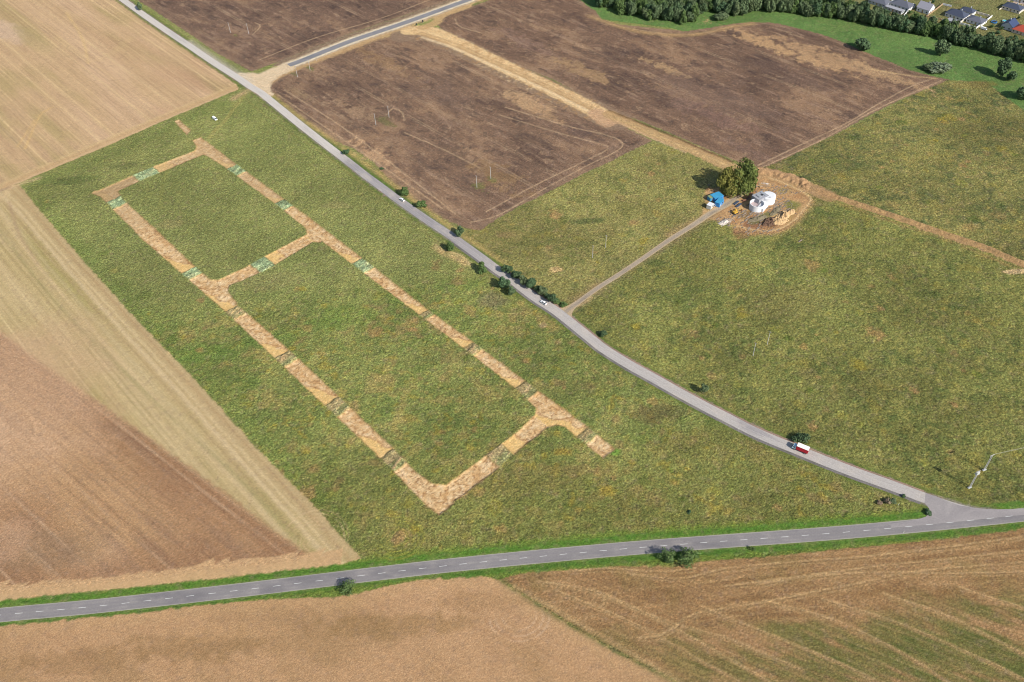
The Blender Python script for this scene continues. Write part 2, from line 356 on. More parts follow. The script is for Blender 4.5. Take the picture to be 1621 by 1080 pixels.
    # patches seen in the meadows
    for a in (((198, 262), 16, 6, (88, 96, 52), .6), ((120, 285), 22, 7, (78, 100, 46), .6), ((330, 560), 26, 10, (92, 128, 48), .55), ((430, 535), 24, 9, (94, 128, 50), .55), ((520, 515), 22, 8, (88, 122, 46), .5), ((640, 470), 20, 8, (100, 128, 54), .5), ((730, 450), 20, 9, (96, 124, 52), .55), ((760, 510), 16, 8, (104, 120, 56), .4), ((380, 610), 18, 8, (90, 122, 46), .4), ((700, 560), 30, 10, (108, 112, 62), .4), ((900, 620), 26, 9, (104, 104, 56), .4), ((1250, 480), 34, 16, (128, 122, 70), .5), ((1100, 470), 26, 12, (98, 112, 52), .45), ((1400, 600), 30, 14, (100, 100, 50), .45), ((1340, 420), 30, 10, (98, 110, 52), .4), ((1520, 650), 30, 12, (96, 96, 46), .4), ((1480, 330), 30, 10, (136, 128, 72), .4), ((1350, 260), 20, 10, (78, 92, 48), .5), ((1580, 330), 26, 12, (70, 88, 46), .5), ((1560, 230), 26, 10, (82, 92, 50), .45), ((780, 475), 11, 9, (110, 104, 76), .75), ((1040, 655), 16, 9, (94, 82, 52), .7),
              ((930, 350), 14, 4, (72, 92, 48), .7), ((1000, 330), 26, 14, (128, 124, 68), .5), ((860, 515), 3.5, 3, (188, 160, 118), .9), ((880, 427), 5, 3.5, (214, 182, 128), .95),
              ((610, 600), 8, 5, (158, 134, 84), .6), ((590, 600), 6, 6, (160, 140, 88), .5), ((430, 445), 26, 12, (130, 124, 78), .5), ((270, 355), 12, 7, (150, 138, 92), .55), ((530, 325), 12, 5, (154, 142, 94), .5),
              ((974, 716), 4, 3, (96, 140, 46), .9), ((960, 775), 4, 3, (160, 132, 78), .7), ((890, 715), 6, 3, (168, 132, 40), .5), ((1440, 250), 30, 14, (126, 120, 62), .4), ((1540, 135), 26, 7, (134, 120, 66), .7),
              ((540, 500), 26, 10, (96, 124, 48), .5), ((820, 760), 60, 12, (118, 108, 56), .5), ((1140, 700), 40, 14, (110, 108, 52), .5), ((800, 372), 8, 4, (160, 136, 92), .7), ((1130, 290), 6, 5, (150, 134, 90), .6)):
        blob(a[0], a[1], a[2], alb(*a[3]), a[4], ang=ANG['M'] + 0.9)
    mix(np.where(np.isin(reg, (0, 7, 8, 9, 11)), .16, .08), alb(150, 146, 108)); col *= (np.where(np.isin(reg, (0, 7, 8, 9)), 1.07, 1.0) * (1 + .16 * np.clip(vb + .5 * big, -1, 1)))[:, None].astype(np.float32)
    if fine:      # round tussocks: dry, yellow, pinkish and dark green, a few metres across
        tr = np.random.default_rng(404)
        zones = [([(300, 470), (560, 430), (840, 640), (640, 740)], 60), ([(60, 300), (330, 560), (600, 830), (520, 860)], 40), ([(560, 760), (900, 720), (1380, 790), (600, 870)], 60), ([(600, 330), (960, 560), (1200, 720), (900, 690)], 45), ([(930, 520), (1300, 380), (1621, 500), (1500, 780)], 80), ([(1250, 260), (1500, 140), (1621, 250), (1600, 400)], 70), ([(800, 360), (1020, 240), (1130, 320), (930, 460)], 25)]
        pal = [(172, 142, 92), (166, 146, 78), (178, 138, 96), (168, 150, 60), (84, 104, 44), (96, 118, 48), (150, 150, 70), (150, 124, 84)]
        for zp, nn in zones:
            q4 = W(zp)
            for k_ in range(nn):
                a_, b_ = tr.random(), tr.random(); c0 = (q4[0] * (1 - a_) + q4[1] * a_) * (1 - b_) + (q4[3] * (1 - a_) + q4[2] * a_) * b_
                rr = tr.uniform(1.3, 3.6) * (1.0 if tr.random() < .8 else 1.7); R2 = rr * 1.9
                idx = np.nonzero((np.abs(X - c0[0]) < R2) & (np.abs(Y - c0[1]) < R2))[0]
                if not len(idx): continue
                r__ = np.hypot(X[idx] - c0[0], Y[idx] - c0[1]) / rr + 0.5 * fbm(X[idx], Y[idx], 2.2, 3, 27)
                mixi(idx, (1 - sstep(.4, 1.05, r__)) * tr.uniform(.2, .6) * (reg[idx] != 10), alb(*pal[int(tr.integers(len(pal)))]))
    # ---- fields
    def field(key, c, edge=0.5, soft=0.0):
        s, _, _ = polydist(X, Y, POLY[key], pad=18)
        a = sstep(-0.5 - soft, 0.5 + soft, s + ed * edge); mix(a, alb(*c)); reg[s > 0] = REG.index(key); return s, a
    s1, a1 = field('F1', (207, 175, 137))
    u, v = rot(X, Y, ANG['F1'])
    st = fbm(u * 0.10, v, 5, 3, 31); st2 = fbm(u * 0.12, v, 16, 3, 32)
    mix(a1 * sstep(-0.1, 0.9, st2 + 0.4 * big) * 0.7, alb(180, 162, 112)); mix(a1 * sstep(0.1, .9, -st2) * 0.6, alb(220, 186, 154)); mix(a1 * sstep(.2, .9, fbm(u * .3, v, 40, 3, 38)) * .45, alb(190, 150, 122))
    mix(a1 * sstep(0.2, 1, st) * 0.35, alb(172, 140, 112))
    mix(a1 * lines(v, u, 8, 33, 0.55, brk=.3) * 1.1, alb(244, 214, 164)); mix(a1 * lines(v, u, 14, 35, 0.5, brk=.3) * .9, alb(140, 120, 108)); mix(a1 * lines(v, u, 2.4, 36, 0.4) * 0.75, alb(232, 202, 154)); mix(a1 * lines(v, u, 2.9, 37, 0.4) * 0.65, alb(164, 136, 110))
    s2, a2 = field('F2', (194, 172, 126))
    u, v = rot(X, Y, ANG['F2'])
    st = fbm(u * 0.08, v, 4, 3, 41); st2 = fbm(u * 0.10, v, 14, 3, 42)
    mix(a2 * sstep(-0.1, 0.8, st2) * 0.75, alb(166, 156, 96)); mix(a2 * sstep(0.1, 0.8, -st2) * 0.6, alb(212, 188, 148))
    mix(a2 * sstep(0.2, 1, st) * 0.3, alb(160, 138, 96))
    mix(a2 * lines(v, u, 6, 43, 0.5, brk=.3) * 1.0, alb(238, 214, 164)); mix(a2 * lines(v, u, 2.2, 44, 0.4) * 0.75, alb(226, 204, 154)); mix(a2 * lines(v, u, 2.6, 45, 0.4) * 0.65, alb(150, 138, 90))
    ph = fbm(X, Y, 22, 3, 49)
    # pale headland bands along the hedge-less borders
    b1 = W([(378, 143), (250, 198), (100, 262), (22, 296)]); b2 = W([(22, 296), (60, 335), (130, 415), (300, 597), (500, 812), (560, 880)])
    d1, _, _ = polydist(X, Y, b1, closed=False, pad=22); d2, _, _ = polydist(X, Y, b2, closed=False, pad=26)
    mix(a1 * (1 - sstep(7, 12, d1 + sml)) * 0.85, alb(205, 172, 130)); mix(a1 * np.exp(-((d1 - 10) / 1.6) ** 2) * 0.5, alb(218, 190, 142)); mix(a1 * np.exp(-((d1 - 3) / 1.2) ** 2) * 0.5, alb(222, 190, 150))
    mix(a2 * (1 - sstep(9, 15, d2 + sml * 1.5)) * 0.6, alb(198, 172, 132))
    for k, wd, c, al in ((2.2, .8, (176, 146, 108), .5), (6, .9, (220, 196, 152), .7), (9.5, 1.3, (224, 200, 160), .65), (13, .8, (172, 146, 110), .4), (17, 1.5, (208, 188, 146), .5)):
        mix(a2 * np.exp(-((d2 + 0.4 * sml - k) / wd) ** 2) * al, alb(*c))
    stroke([(-60, 325), (0, 302), (14, 297)], 1.6, alb(168, 138, 118), 0.6); stroke([(-60, 340), (0, 316), (20, 296), (60, 283)], 2, alb(222, 192, 150), 0.5)
    stroke([(14, 320), (30, 370), (60, 420)], 1.2, alb(176, 148, 120), 0.5); stroke([(0, 335), (60, 420), (180, 560), (330, 720), (450, 850)], 1.4, alb(218, 192, 150), 0.6, brk=.3)
    stroke([(0, 365), (90, 480), (250, 640), (380, 760), (470, 855)], 1.2, alb(160, 150, 104), 0.5, brk=.3)
    stroke([(40, 235), (62, 185), (82, 170)], 1.2, alb(222, 186, 130), 0.6); stroke([(28, 232), (55, 190)], 1.0, alb(222, 186, 130), 0.5)
    stroke([(105, 20), (130, 60), (140, 100)], 1.3, alb(224, 192, 134), 0.5, brk=.4); stroke([(90, 60), (150, 95), (210, 60)], 4, alb(214, 186, 138), 0.35, brk=.5)
    blob((10, 50), 40, 14, alb(216, 188, 164), .6, ANG['F1']); blob((50, 62), 50, 10, alb(176, 160, 114), .5, ANG['F1']); blob((70, 80), 30, 8, alb(214, 184, 140), .4, ANG['F1'])
    for r in (3, 5, 7, 9, 11, 13, 15, 17):
        t = np.linspace(0.2, 5.6, 26); cc = W([(497, 858)])[0]
        stroke(np.c_[cc[0] + r * 0.9 * np.cos(t + r), cc[1] + r * np.sin(t + r)], 0.35, alb(218, 188, 146), 0.5, world=True, brk=.8)
    # brown harrowed soil wedge
    s3, a3 = field('F3', (190, 153, 115), 0.8, 1.6)
    u, v = rot(X, Y, ANG['F3'])
    st = fbm(u * 0.12, v, 3.5, 3, 51); st2 = fbm(u * 0.3, v, 22, 3, 52)
    mix(a3 * sstep(-0.1, 0.9, st2) * 0.55, alb(166, 128, 98)); mix(a3 * sstep(0, 0.9, -st2) * 0.6, alb(214, 178, 148))
    mix(a3 * (1 - sstep(3, 24, s3 + 5 * med)) * 0.7, alb(158, 121, 92)); mix(a3 * sstep(0.0, 0.8, st) * 0.5, alb(150, 120, 98))
    mix(a3 * lines(v, u, 5, 53, 0.6) * 0.8, alb(212, 180, 148)); mix(a3 * lines(v, u, 3, 54, 0.5) * 0.6, alb(138, 104, 82)); blob((20, 640), 60, 80, alb(210, 174, 142), .55, 0.4, seed=12)  # last blob: pale haze at the left, mixed into the soil colour
    blob((40, 870), 50, 14, alb(150, 124, 100), .5); blob((10, 860), 16, 16, alb(198, 160, 130), .5)
    # sandy, scalloped headland above the road
    dr, _, qry = polydist(X, Y, MAINW, closed=False, pad=40); south = (Y < qry) & (dr < 39)
    sca = 13.5 + 2.6 * np.mod(u * 0.10 + fbm(X, Y, 26, 2, 55) * 1.3, 1) * (0.4 + sstep(-.6, .6, fbm(X, Y, 34, 1, 56))) + 1.3 * med + .5 * sml
    kk = ((s3 > -10) | (s2 > 0)) & (s3 > -14) & (Y > 100)
    mix(kk * (1 - sstep(sca - 0.6, sca + 1.0, dr)) * sstep(-1, 0.5, s2) * 0.9, alb(208, 172, 130))
    # dark ploughed fields
    u, v = rot(X, Y, ANG['G'])
    st = fbm(u * 0.14, v, 2.4, 3, 61); st2 = fbm(u * 0.6, v, 26, 4, 62, 0.65); st3 = fbm(u * 0.55, v, 8, 4, 63, 0.7); tl = np.maximum(lines(v, u, 18, 64, 0.4, 0.2), lines(v + 1.9, u, 18, 64, 0.4, 0.2)) ; tp = np.exp(-((np.mod(v, 12.0) - 6) / 0.35) ** 2) * np.clip(0.5 + fbm(u, v, 30, 2, 65), 0, 1)
    for k, c in (('G1', (126, 102, 88)), ('G2', (132, 107, 90)), ('G3', (128, 103, 87))):
        s, a = field(k, c, 0.8)
        mix(a * sstep(0.0, 0.8, st2 + 0.5 * st3) * 0.75, alb(98, 79, 70)); mix(a * sstep(0.05, .9, -st2 - 0.5 * st3) * 0.6, alb(172, 140, 112))
        mix(a * sstep(0.3, 0.95, st3 + 0.5 * st) * 0.55, alb(88, 75, 71)); mix(a * sstep(0.2, 0.9, -st) * 0.5, alb(166, 138, 118)); mix(a * sstep(0.35, .9, fbm(X, Y, 5, 4, 66, .7)) * .6, alb(84, 72, 66)); mix(a * sstep(0.35, .9, fbm(u * .5, v, 4, 4, 67, .7)) * .5, alb(184, 154, 126))
        mix(a * tl * 0.75, alb(204, 176, 144)); mix(a * tp * 0.0, alb(166, 138, 112))
        mix(a * (1 - sstep(2.5, 6, s + sml)) * 0.35, alb(166, 138, 114))
    for a in (((595, 245), 26, 10, (202, 166, 130), .75), ((835, 160), 24, 10, (200, 166, 128), .65), ((850, 175), 34, 5, (190, 156, 120), .6), ((920, 210), 20, 8, (112, 92, 84), .6), ((720, 245), 30, 8, (104, 86, 76), .55), ((560, 175), 24, 7, (176, 146, 118), .6), ((650, 300), 20, 6, (170, 140, 112), .6), ((790, 280), 26, 12, (156, 126, 92), .6), ((600, 95), 40, 9, (166, 134, 100), .5),
              ((1055, 108), 26, 5, (190, 158, 120), .65), ((930, 115), 34, 9, (178, 146, 110), .7), ((1080, 150), 34, 9, (170, 138, 110), .5), ((1230, 75), 60, 9, (198, 162, 122), .85), ((1310, 92), 50, 12, (188, 154, 118), .75), ((1400, 118), 40, 7, (190, 158, 122), .7), ((1250, 120), 50, 12, (110, 90, 82), .5), ((820, 60), 40, 10, (150, 122, 108), .5),
              ((475, 150), 16, 5, (164, 138, 108), .5), ((440, 170), 34, 8, (126, 104, 92), .5), ((1130, 185), 40, 12, (150, 120, 108), .5), ((1190, 240), 26, 7, (130, 106, 96), .5), ((460, 115), 9, 3, (120, 122, 76), .8), ((488, 108), 6, 3, (120, 122, 76), .8),
              ((372, 55), 4, 2.2, (130, 130, 76), .8), ((610, 193), 13, 4, (118, 116, 74), .7), ((760, 296), 7, 4, (122, 122, 72), .7), ((780, 285), 5, 3, (122, 122, 72), .7), ((1120, 150), 70, 24, (128, 106, 96), .4), ((700, 150), 40, 16, (130, 108, 96), .4)):
        blob(a[0], a[1], a[2], alb(*a[3]), a[4], ang=ANG['G'], nz=2.4)
    P = alb(206, 176, 142)
    for pts in ([(800, 170), (900, 200), (960, 214), (985, 226), (975, 240), (930, 262), (860, 300), (790, 340), (745, 352)], [(790, 182), (890, 212), (950, 228), (962, 236), (920, 258), (850, 292), (770, 335)], [(640, 210), (700, 236), (760, 266)],
                [(440, 150), (520, 205), (600, 260), (700, 330)], [(450, 142), (540, 200), (640, 275), (720, 338)], [(1200, 262), (1260, 233), (1340, 195), (1390, 165), (1440, 138), (1478, 124)], [(1205, 266), (1300, 222), (1390, 172), (1490, 128)],
                [(410, 95), (500, 60), (600, 30), (680, 0)], [(420, 112), (520, 72), (640, 30)], [(960, 38), (1040, 52), (1100, 54), (1160, 42)], [(640, 190), (636, 178), (622, 172), (612, 182)], [(400, 55), (412, 42), (404, 36)], [(720, 30), (728, 42), (760, 52)]):
        stroke(pts, 0.55, P, 0.75, brk=.35)
    stroke([(935, 26), (990, 45), (1040, 54), (1100, 55), (1160, 42), (1190, 38)], 3, alb(190, 158, 112), 0.75, brk=.4)
    stroke([(1300, 62), (1400, 100), (1470, 124)], 2.5, alb(104, 86, 72), 0.6, brk=.3); stroke([(1380, 110), (1440, 120), (1480, 124)], 1.2, alb(206, 176, 132), 0.7, brk=.5)
    # southern fields
    s4, a4 = field('F4', (193, 155, 117), 0.8)
    u, v = rot(X, Y, ANG['F4'])
    st2 = fbm(u * 0.6, v, 26, 4, 71, 0.6); st = fbm(u * 0.15, v, 2.6, 3, 72)
    mix(a4 * sstep(0.0, 0.8, st2 + 0.3 * med) * 0.6, alb(168, 136, 98)); mix(a4 * sstep(0.1, 0.9, -st2) * 0.4, alb(205, 165, 126)); mix(a4 * sstep(0.2, 1, st) * 0.25, alb(160, 122, 94))
    mix(a4 * lines(v, u, 7, 73, 0.6) * 0.3, alb(204, 166, 130))
    mix(a4 * (1 - sstep(3, 8, s4 + 2 * sml)) * 0.45, alb(200, 164, 122))
    for a in (((300, 1025), 34, 8, (150, 120, 82), .5), ((620, 990), 40, 7, (152, 122, 82), .5), ((350, 1000), 30, 5, (196, 158, 116), .4), ((130, 1045), 34, 7, (156, 124, 88), .5), ((760, 950), 24, 6, (164, 130, 92), .4)):
        blob(a[0], a[1], a[2], alb(*a[3]), a[4], nz=1.2)
    for r in (7, 10, 12.5):
        t = np.linspace(3.2, 6.6, 22); cc = W([(822, 975)])[0]
        stroke(np.c_[cc[0] + r * np.cos(t), cc[1] + r * 0.9 * np.sin(t)], 0.4, alb(222, 190, 158), 0.5, world=True, brk=1.0)
    s5_, a5 = field('F5', (160, 127, 90), 0.8)
    u, v = rot(X, Y, ANG['F5'])
    st = fbm(u * 0.08, v, 2.6, 3, 81); st2 = fbm(u * 0.3, v, 7, 4, 82, 0.7)
    mix(a5 * sstep(0.1, 1, st) * 0.45, alb(136, 104, 74)); mix(a5 * sstep(0.1, 1, -st2) * 0.5, alb(178, 142, 104))
    dro, _, _ = polydist(X, Y, MAINW, closed=False, pad=70)
    core = sstep(34, 44, dro + 6 * med); grn = 0.6 + .4 * sstep(W((1000, 1000))[0][0], W((1300, 1000))[0][0], X)
    mix(a5 * core * grn * sstep(-0.75, 0.2, st2 + 0.4 * st) * 0.85, alb(116, 115, 66)); mix(a5 * core * grn * sstep(0.2, 0.8, st2) * 0.6, alb(80, 98, 48))
    mix(a5 * core * lines(v, u, 4.5, 83, 0.35) * 0.65, alb(194, 164, 120)); mix(a5 * core * lines(v, u, 2.1, 85, 0.3) * 0.5, alb(186, 154, 112)); mix(a5 * core * lines(v, u, 2.3, 86, 0.3) * 0.5, alb(110, 96, 62)); mix(a5 * (1 - core) * lines(dro + .05 * X, X, 2.2, 87, 0.3) * 0.6, alb(190, 158, 114)); mix(a5 * (1 - core) * lines(dro + .03 * X, X, 2.6, 88, 0.35) * 0.5, alb(122, 96, 66))
    # headland passes run with the road
    hl = fbm(X * 0.15, dro * 1.0, 3.0, 3, 84)
    mix(a5 * (1 - core) * sstep(0.1, 0.9, hl) * 0.5, alb(132, 102, 68)); mix(a5 * (1 - core) * sstep(0.25, 0.9, -hl) * 0.5, alb(186, 152, 110))
    mix(a5 * (1 - core) * sstep(0.2, 0.8, med) * 0.3, alb(122, 112, 66))
    stroke([(790, 915), (830, 945), (900, 988), (980, 1032), (1060, 1075)], 1.6, alb(116, 116, 70), 0.7, brk=.5); stroke([(815, 928), (850, 948), (940, 1000), (1075, 1078)], 1.2, alb(190, 160, 116), 0.6, brk=.3)
    T = alb(196, 164, 118)
    for pts in ([(850, 920), (940, 935), (1000, 960), (1060, 990), (1150, 1040), (1220, 1080)], [(880, 935), (1000, 985), (1100, 1040), (1180, 1085)], [(950, 940), (1060, 985), (1150, 1010), (1270, 1060)], [(1621, 890), (1450, 905), (1350, 925), (1200, 955), (1100, 972), (1070, 992), (1040, 1008), (1010, 1010)],
                [(1621, 872), (1500, 885), (1400, 895), (1300, 908), (1150, 928)], [(1621, 905), (1500, 908), (1400, 906), (1290, 912), (1200, 925)], [(1000, 910), (1080, 915), (1150, 900), (1250, 890), (1400, 878), (1621, 850)], [(1110, 960), (1220, 1005), (1330, 1050), (1390, 1080)], [(1210, 950), (1330, 985), (1440, 1040), (1500, 1080)],
                [(1300, 948), (1420, 985), (1560, 1045), (1621, 1075)], [(1400, 940), (1500, 975), (1621, 1035)], [(1520, 930), (1621, 962)], [(940, 935), (958, 950), (950, 962)], [(900, 905), (960, 900), (1040, 905), (1100, 900)]):
        stroke(pts, 0.5, alb(210, 178, 130), 0.75, brk=.4); stroke([(p[0] + 2, p[1] + 4.5) for p in pts], 0.45, T, 0.6, brk=.6); stroke([(p[0] + 1, p[1] + 2.3) for p in pts], 0.6, alb(120, 92, 66), 0.45, brk=.6)
    # ---- verges beside the roads
    vw = np.where(south, np.where(X < W((700, 900))[0][0], 5.3, 7.2), 7.4).astype(np.float32); dv = dr * 7.4 / vw; vg = (dv < 7.4 + 0.8 * sml) & (reg != REG.index('M6'))
    north_w = sstep(7.7, 6.3, dv + 0.9 * ed)
    mix(north_w, alb(92, 130, 52)); mix(north_w * south * .5, alb(84, 112, 50)); mix(north_w * sstep(0, 0.9, sm2) * 0.5, alb(76, 112, 46)); mix(north_w * sstep(.1, 0.9, -sml) * 0.4, alb(132, 140, 78)); mix(north_w * sstep(4.6, 3.6, dr + 0.3 * ed) * 0.6, alb(128, 142, 84))
    mix(sstep(11, 7.5, dr + sml) * (1 - north_w) * (reg == 0) * 0.6, alb(104, 136, 52))
    reg[vg] = REG.index('verge')
    ds, _, _ = polydist(X, Y, SIDEW, closed=False, pad=14)
    sv = (ds < 6.0 + 0.5 * sml)
    gv = sstep(7.0, 5.2, ds + 0.5 * ed)
    mix(gv * 0.75, alb(112, 124, 64)); mix(gv * sstep(0, .9, sm2) * .5, alb(84, 108, 48)); mix(sstep(4.6, 3.6, ds + 0.6 * ed) * 0.8, alb(146, 140, 128)); mix(sstep(3.9, 3.3, ds + 0.9 * ed) * sstep(0.0, 0.7, med) * 0.6, alb(162, 132, 114))
    reg[sv & (reg != REG.index('verge'))] = REG.index('verge')
    stroke([(430, 150), (480, 190), (545, 235), (612, 284), (680, 336), (740, 378), (800, 420)], 2.4, alb(190, 166, 108), 0.8, brk=.5); stroke([(424, 150), (470, 190), (540, 240), (610, 292), (700, 360), (770, 405), (800, 424)], 1.5, alb(86, 118, 46), 0.8, brk=.3)
    stroke([(380, 148), (430, 190), (520, 250), (640, 345), (700, 388)], 0.7, alb(146, 138, 84), 0.5, brk=.4)
    stroke([(690, 392), (705, 402), (722, 408), (736, 418)], 2.4, alb(206, 176, 126), 0.85, brk=.5); stroke([(690, 388), (700, 396), (728, 404), (745, 420)], 1.0, alb(216, 186, 138), .7, brk=.4)
    # ---- stripped haul road, pipeline strip, building site, junction spill
    def dirt(pts, wid, c, al=1.0, soft=1.0):
        P = smooth(W(pts), 4); d, _, _ = polydist(X, Y, P, closed=False, pad=wid + 6)
        a = 1 - sstep(wid - soft, wid + soft, d + ed * 0.8); mix(a * al, c); reg[(d < wid)] = REG.index('dirt'); return d
    tan = alb(230, 196, 148)
    dirt([(420, 132), (440, 119), (478, 103), (516, 89), (560, 73), (600, 58), (640, 52), (680, 54), (712, 66)], 5.0, alb(196, 162, 120), .9, 2)
    dirt([(640, 56), (680, 54), (720, 70), (763, 92), (850, 134), (900, 157), (940, 176), (975, 192)], 12.5, alb(150, 126, 106), 1, 1.5)
    dirt([(648, 48), (680, 50), (720, 67), (763, 88), (810, 111), (850, 130), (900, 154), (935, 172), (958, 186)], 8.2, tan, 1, 1.2)
    hz = fbm(X, Y, 3.5, 4, 59, .7); hm = (reg == REG.index('dirt')) & (X < W((960, 190))[0][0]) & (X > W((650, 50))[0][0]); mix(hm * sstep(.0, .8, hz) * .7, alb(186, 146, 102)); mix(hm * sstep(.1, .9, -hz) * .5, alb(244, 214, 168))
    for off, c in ((0, (238, 204, 152)), (5, (182, 144, 102)), (-4, (176, 142, 104)), (8, (240, 212, 170)), (11, (246, 220, 180)), (2.5, (180, 146, 106))):
        stroke([(668, 54 + off * .5), (720, 71 + off * .6), (763, 90 + off * .6), (850, 130 + off * .6), (940, 174 + off * .6)], 1.4, alb(*c), .6, brk=.5)
    dirt([(668, 44), (690, 36), (700, 24), (740, 10)], 4.5, alb(204, 170, 124), .9, 1.5)
    dirt([(945, 180), (962, 193)], 7, alb(204, 166, 132), .9, 1.5)
    dirt([(965, 181), (1033, 212), (1085, 232), (1150, 262), (1190, 283)], 5.4, alb(196, 162, 118), .95, 1.0)
    stroke([(965, 176), (1007, 193), (1059, 214), (1111, 237), (1160, 257)], 0.8, alb(88, 68, 54), 0.8, brk=.3); stroke([(975, 187), (1033, 213), (1085, 235), (1150, 262)], 1.6, alb(216, 184, 134), 0.7, brk=.6)
    stroke([(975, 192), (1033, 219), (1085, 241)], 1.1, alb(214, 178, 140), 0.7); stroke([(985, 174), (1059, 205), (1111, 228), (1165, 250)], 1.4, alb(142, 114, 94), 0.7)
    dirt([(1190, 272), (1239, 281), (1275, 295), (1310, 310)], 6, alb(190, 154, 116), .9, 1.5)
    dirt([(1300, 305), (1356, 323.6), (1408, 340.5), (1460, 358.7), (1512, 377), (1564, 395), (1616, 417), (1760, 470)], 3.0, alb(184, 148, 108), .9, .8)
    stroke([(1300, 312), (1400, 347), (1500, 381), (1621, 430)], 1.5, alb(160, 136, 88), 0.7, brk=.5)
    blob((1608, 430), 9, 3, alb(210, 182, 140), .9)
    # site ground
    site = W([(1110, 345), (1118, 300), (1140, 296), (1150, 300), (1170, 300), (1190, 285), (1215, 280), (1262, 296), (1282, 316), (1272, 334), (1245, 362), (1215, 370), (1180, 362), (1150, 352)])
    s, _, _ = polydist(X, Y, site, pad=10)
    a = sstep(-1.2, 1.2, s + ed); u, v = rot(X, Y, 0.65)
    mix(a, alb(200, 160, 116)); reg[s > 0] = REG.index('dirt')
    stg = fbm(u * 0.25, v, 2.5, 4, 91, .65)
    mix(a * sstep(0.1, .7, stg) * .7, alb(168, 124, 86)); mix(a * sstep(0.1, .7, -stg) * .7, alb(226, 190, 138))
    for b in (((1190, 362), 17, 9, (152, 108, 82), .9), ((1222, 353), 7, 6, (88, 60, 46), .8), ((1240, 345), 9, 8, (224, 186, 128), .9), ((1205, 345), 13, 4, (108, 118, 76), .8), ((1255, 325), 7, 8, (116, 128, 66), .8), ((1180, 340), 8, 4, (126, 110, 74), .6),
              ((1115, 325), 5, 8, (130, 122, 70), .7), ((1150, 350), 6, 3, (206, 190, 170), .8), ((1245, 300), 9, 5, (150, 140, 90), .7), ((1160, 302), 9, 5, (142, 128, 84), .5), ((1250, 346), 9, 6, (130, 118, 72), .6)):
        blob(b[0], b[1], b[2], alb(*b[3]), b[4], ang=0.6, nz=.8)
    for pts in ([(1165, 360), (1195, 367), (1228, 366), (1254, 352), (1270, 334), (1281, 318), (1268, 306), (1238, 292), (1215, 284)], ):
        stroke(pts, 3.2, alb(196, 158, 114), .9); stroke([(p[0], p[1] + 1.2) for p in pts], 0.5, alb(148, 112, 80), .7); stroke([(p[0] + 2.5, p[1] - 2.5) for p in pts], 0.6, alb(226, 194, 146), .8)
    stroke([(896, 497), (945, 461), (1020, 411), (1100, 360), (1130, 340)], 3.4, alb(150, 134, 100), 0.6, brk=.4); stroke([(915, 474), (935, 460), (948, 452)], 4, alb(170, 142, 104), 0.7, brk=.5); stroke([(1060, 372), (1110, 346), (1140, 334)], 4, alb(186, 154, 114), 0.6, brk=.5)
    stroke([(915, 484), (930, 476), (936, 470)], 1.0, alb(214, 184, 140), .6)
    # bright gravel spill at the upper junction and new-road shoulders
    dn, _, qn = polydist(X, Y, NEWW, closed=False, pad=14); nside = Y > qn
    mix((1 - sstep(11, 14, dn + ed)) * nside * .9, alb(150, 126, 110)); mix((1 - sstep(7, 12, dn + 1.5 * med + ed)) * (~nside) * (dn < 13.9) * .85, alb(204, 172, 130)); mix(1 - sstep(6.0, 8.2, dn + ed), alb(196, 172, 142)); mix((1 - sstep(4.8, 6.0, dn + 0.7 * ed)), alb(228, 212, 188)); reg[dn < 7] = REG.index('dirt')
    j = W([(372, 116), (396, 116), (412, 116), (440, 104), (462, 98), (466, 110), (440, 122), (428, 134), (432, 150), (420, 158), (402, 146), (388, 134)])
    s, _, _ = polydist(X, Y, j, pad=8); mix(sstep(-1.5, 1.5, s + 1.5 * ed), alb(228, 204, 172)); reg[s > 0] = REG.index('dirt')
    stroke([(300, 66), (350, 100), (395, 128)], 3.6, alb(214, 202, 186), .5)
    stroke([(392, 144), (380, 150), (370, 156)], 3.2, alb(200, 172, 130), 0.85, brk=.4)
    for o in (0, 3.6): stroke([(386 + o, 150), (370 + o, 170), (355 + o, 190), (338 + o, 208), (326 + o, 220)], 0.6, alb(172, 160, 98), 0.75, brk=.3)
    for o in (0, 3.5): stroke([(262 + o, 270), (255 + o, 300), (252 + o, 330)], 0.7, alb(142, 142, 82), 0.6, brk=.3)
    for r in (4.5, 7, 9, 11):
        t = np.linspace(3.6, 8.0, 20); cc = W([(628, 852)])[0]
        stroke(np.c_[cc[0] + r * 1.1 * np.cos(t), cc[1] + r * np.sin(t)], 0.45, alb(146, 144, 66), 0.65, world=True, brk=.4)
    # ---- relief
    z = np.zeros(n, np.float32)
    isM = (reg == 0) | (reg == 7) | (reg == 8) | (reg == 9) | (reg == 10) | (reg == 11)
    if fine:
        dtk, _, _ = polydist(X, Y, TRKW, closed=False, pad=14)
        near = sstep(5.5, 9.0, np.minimum(dr, np.minimum(ds, dtk + 2.5)))
        z += (isM * (0.16 * np.clip(sml, -.6, 1.2) + 0.10 * sm2 + 0.10 * ed) * np.where(isM & (low > .5), 1.3, 1.0) + (reg == REG.index('dirt')) * (s > -99) * 0.05 * sml) * near
        z += np.isin(reg, (1, 2, 3, 12, 13)) * 0.03 * ed + np.isin(reg, (4, 5, 6)) * (0.07 * ed + 0.04 * sml) * near
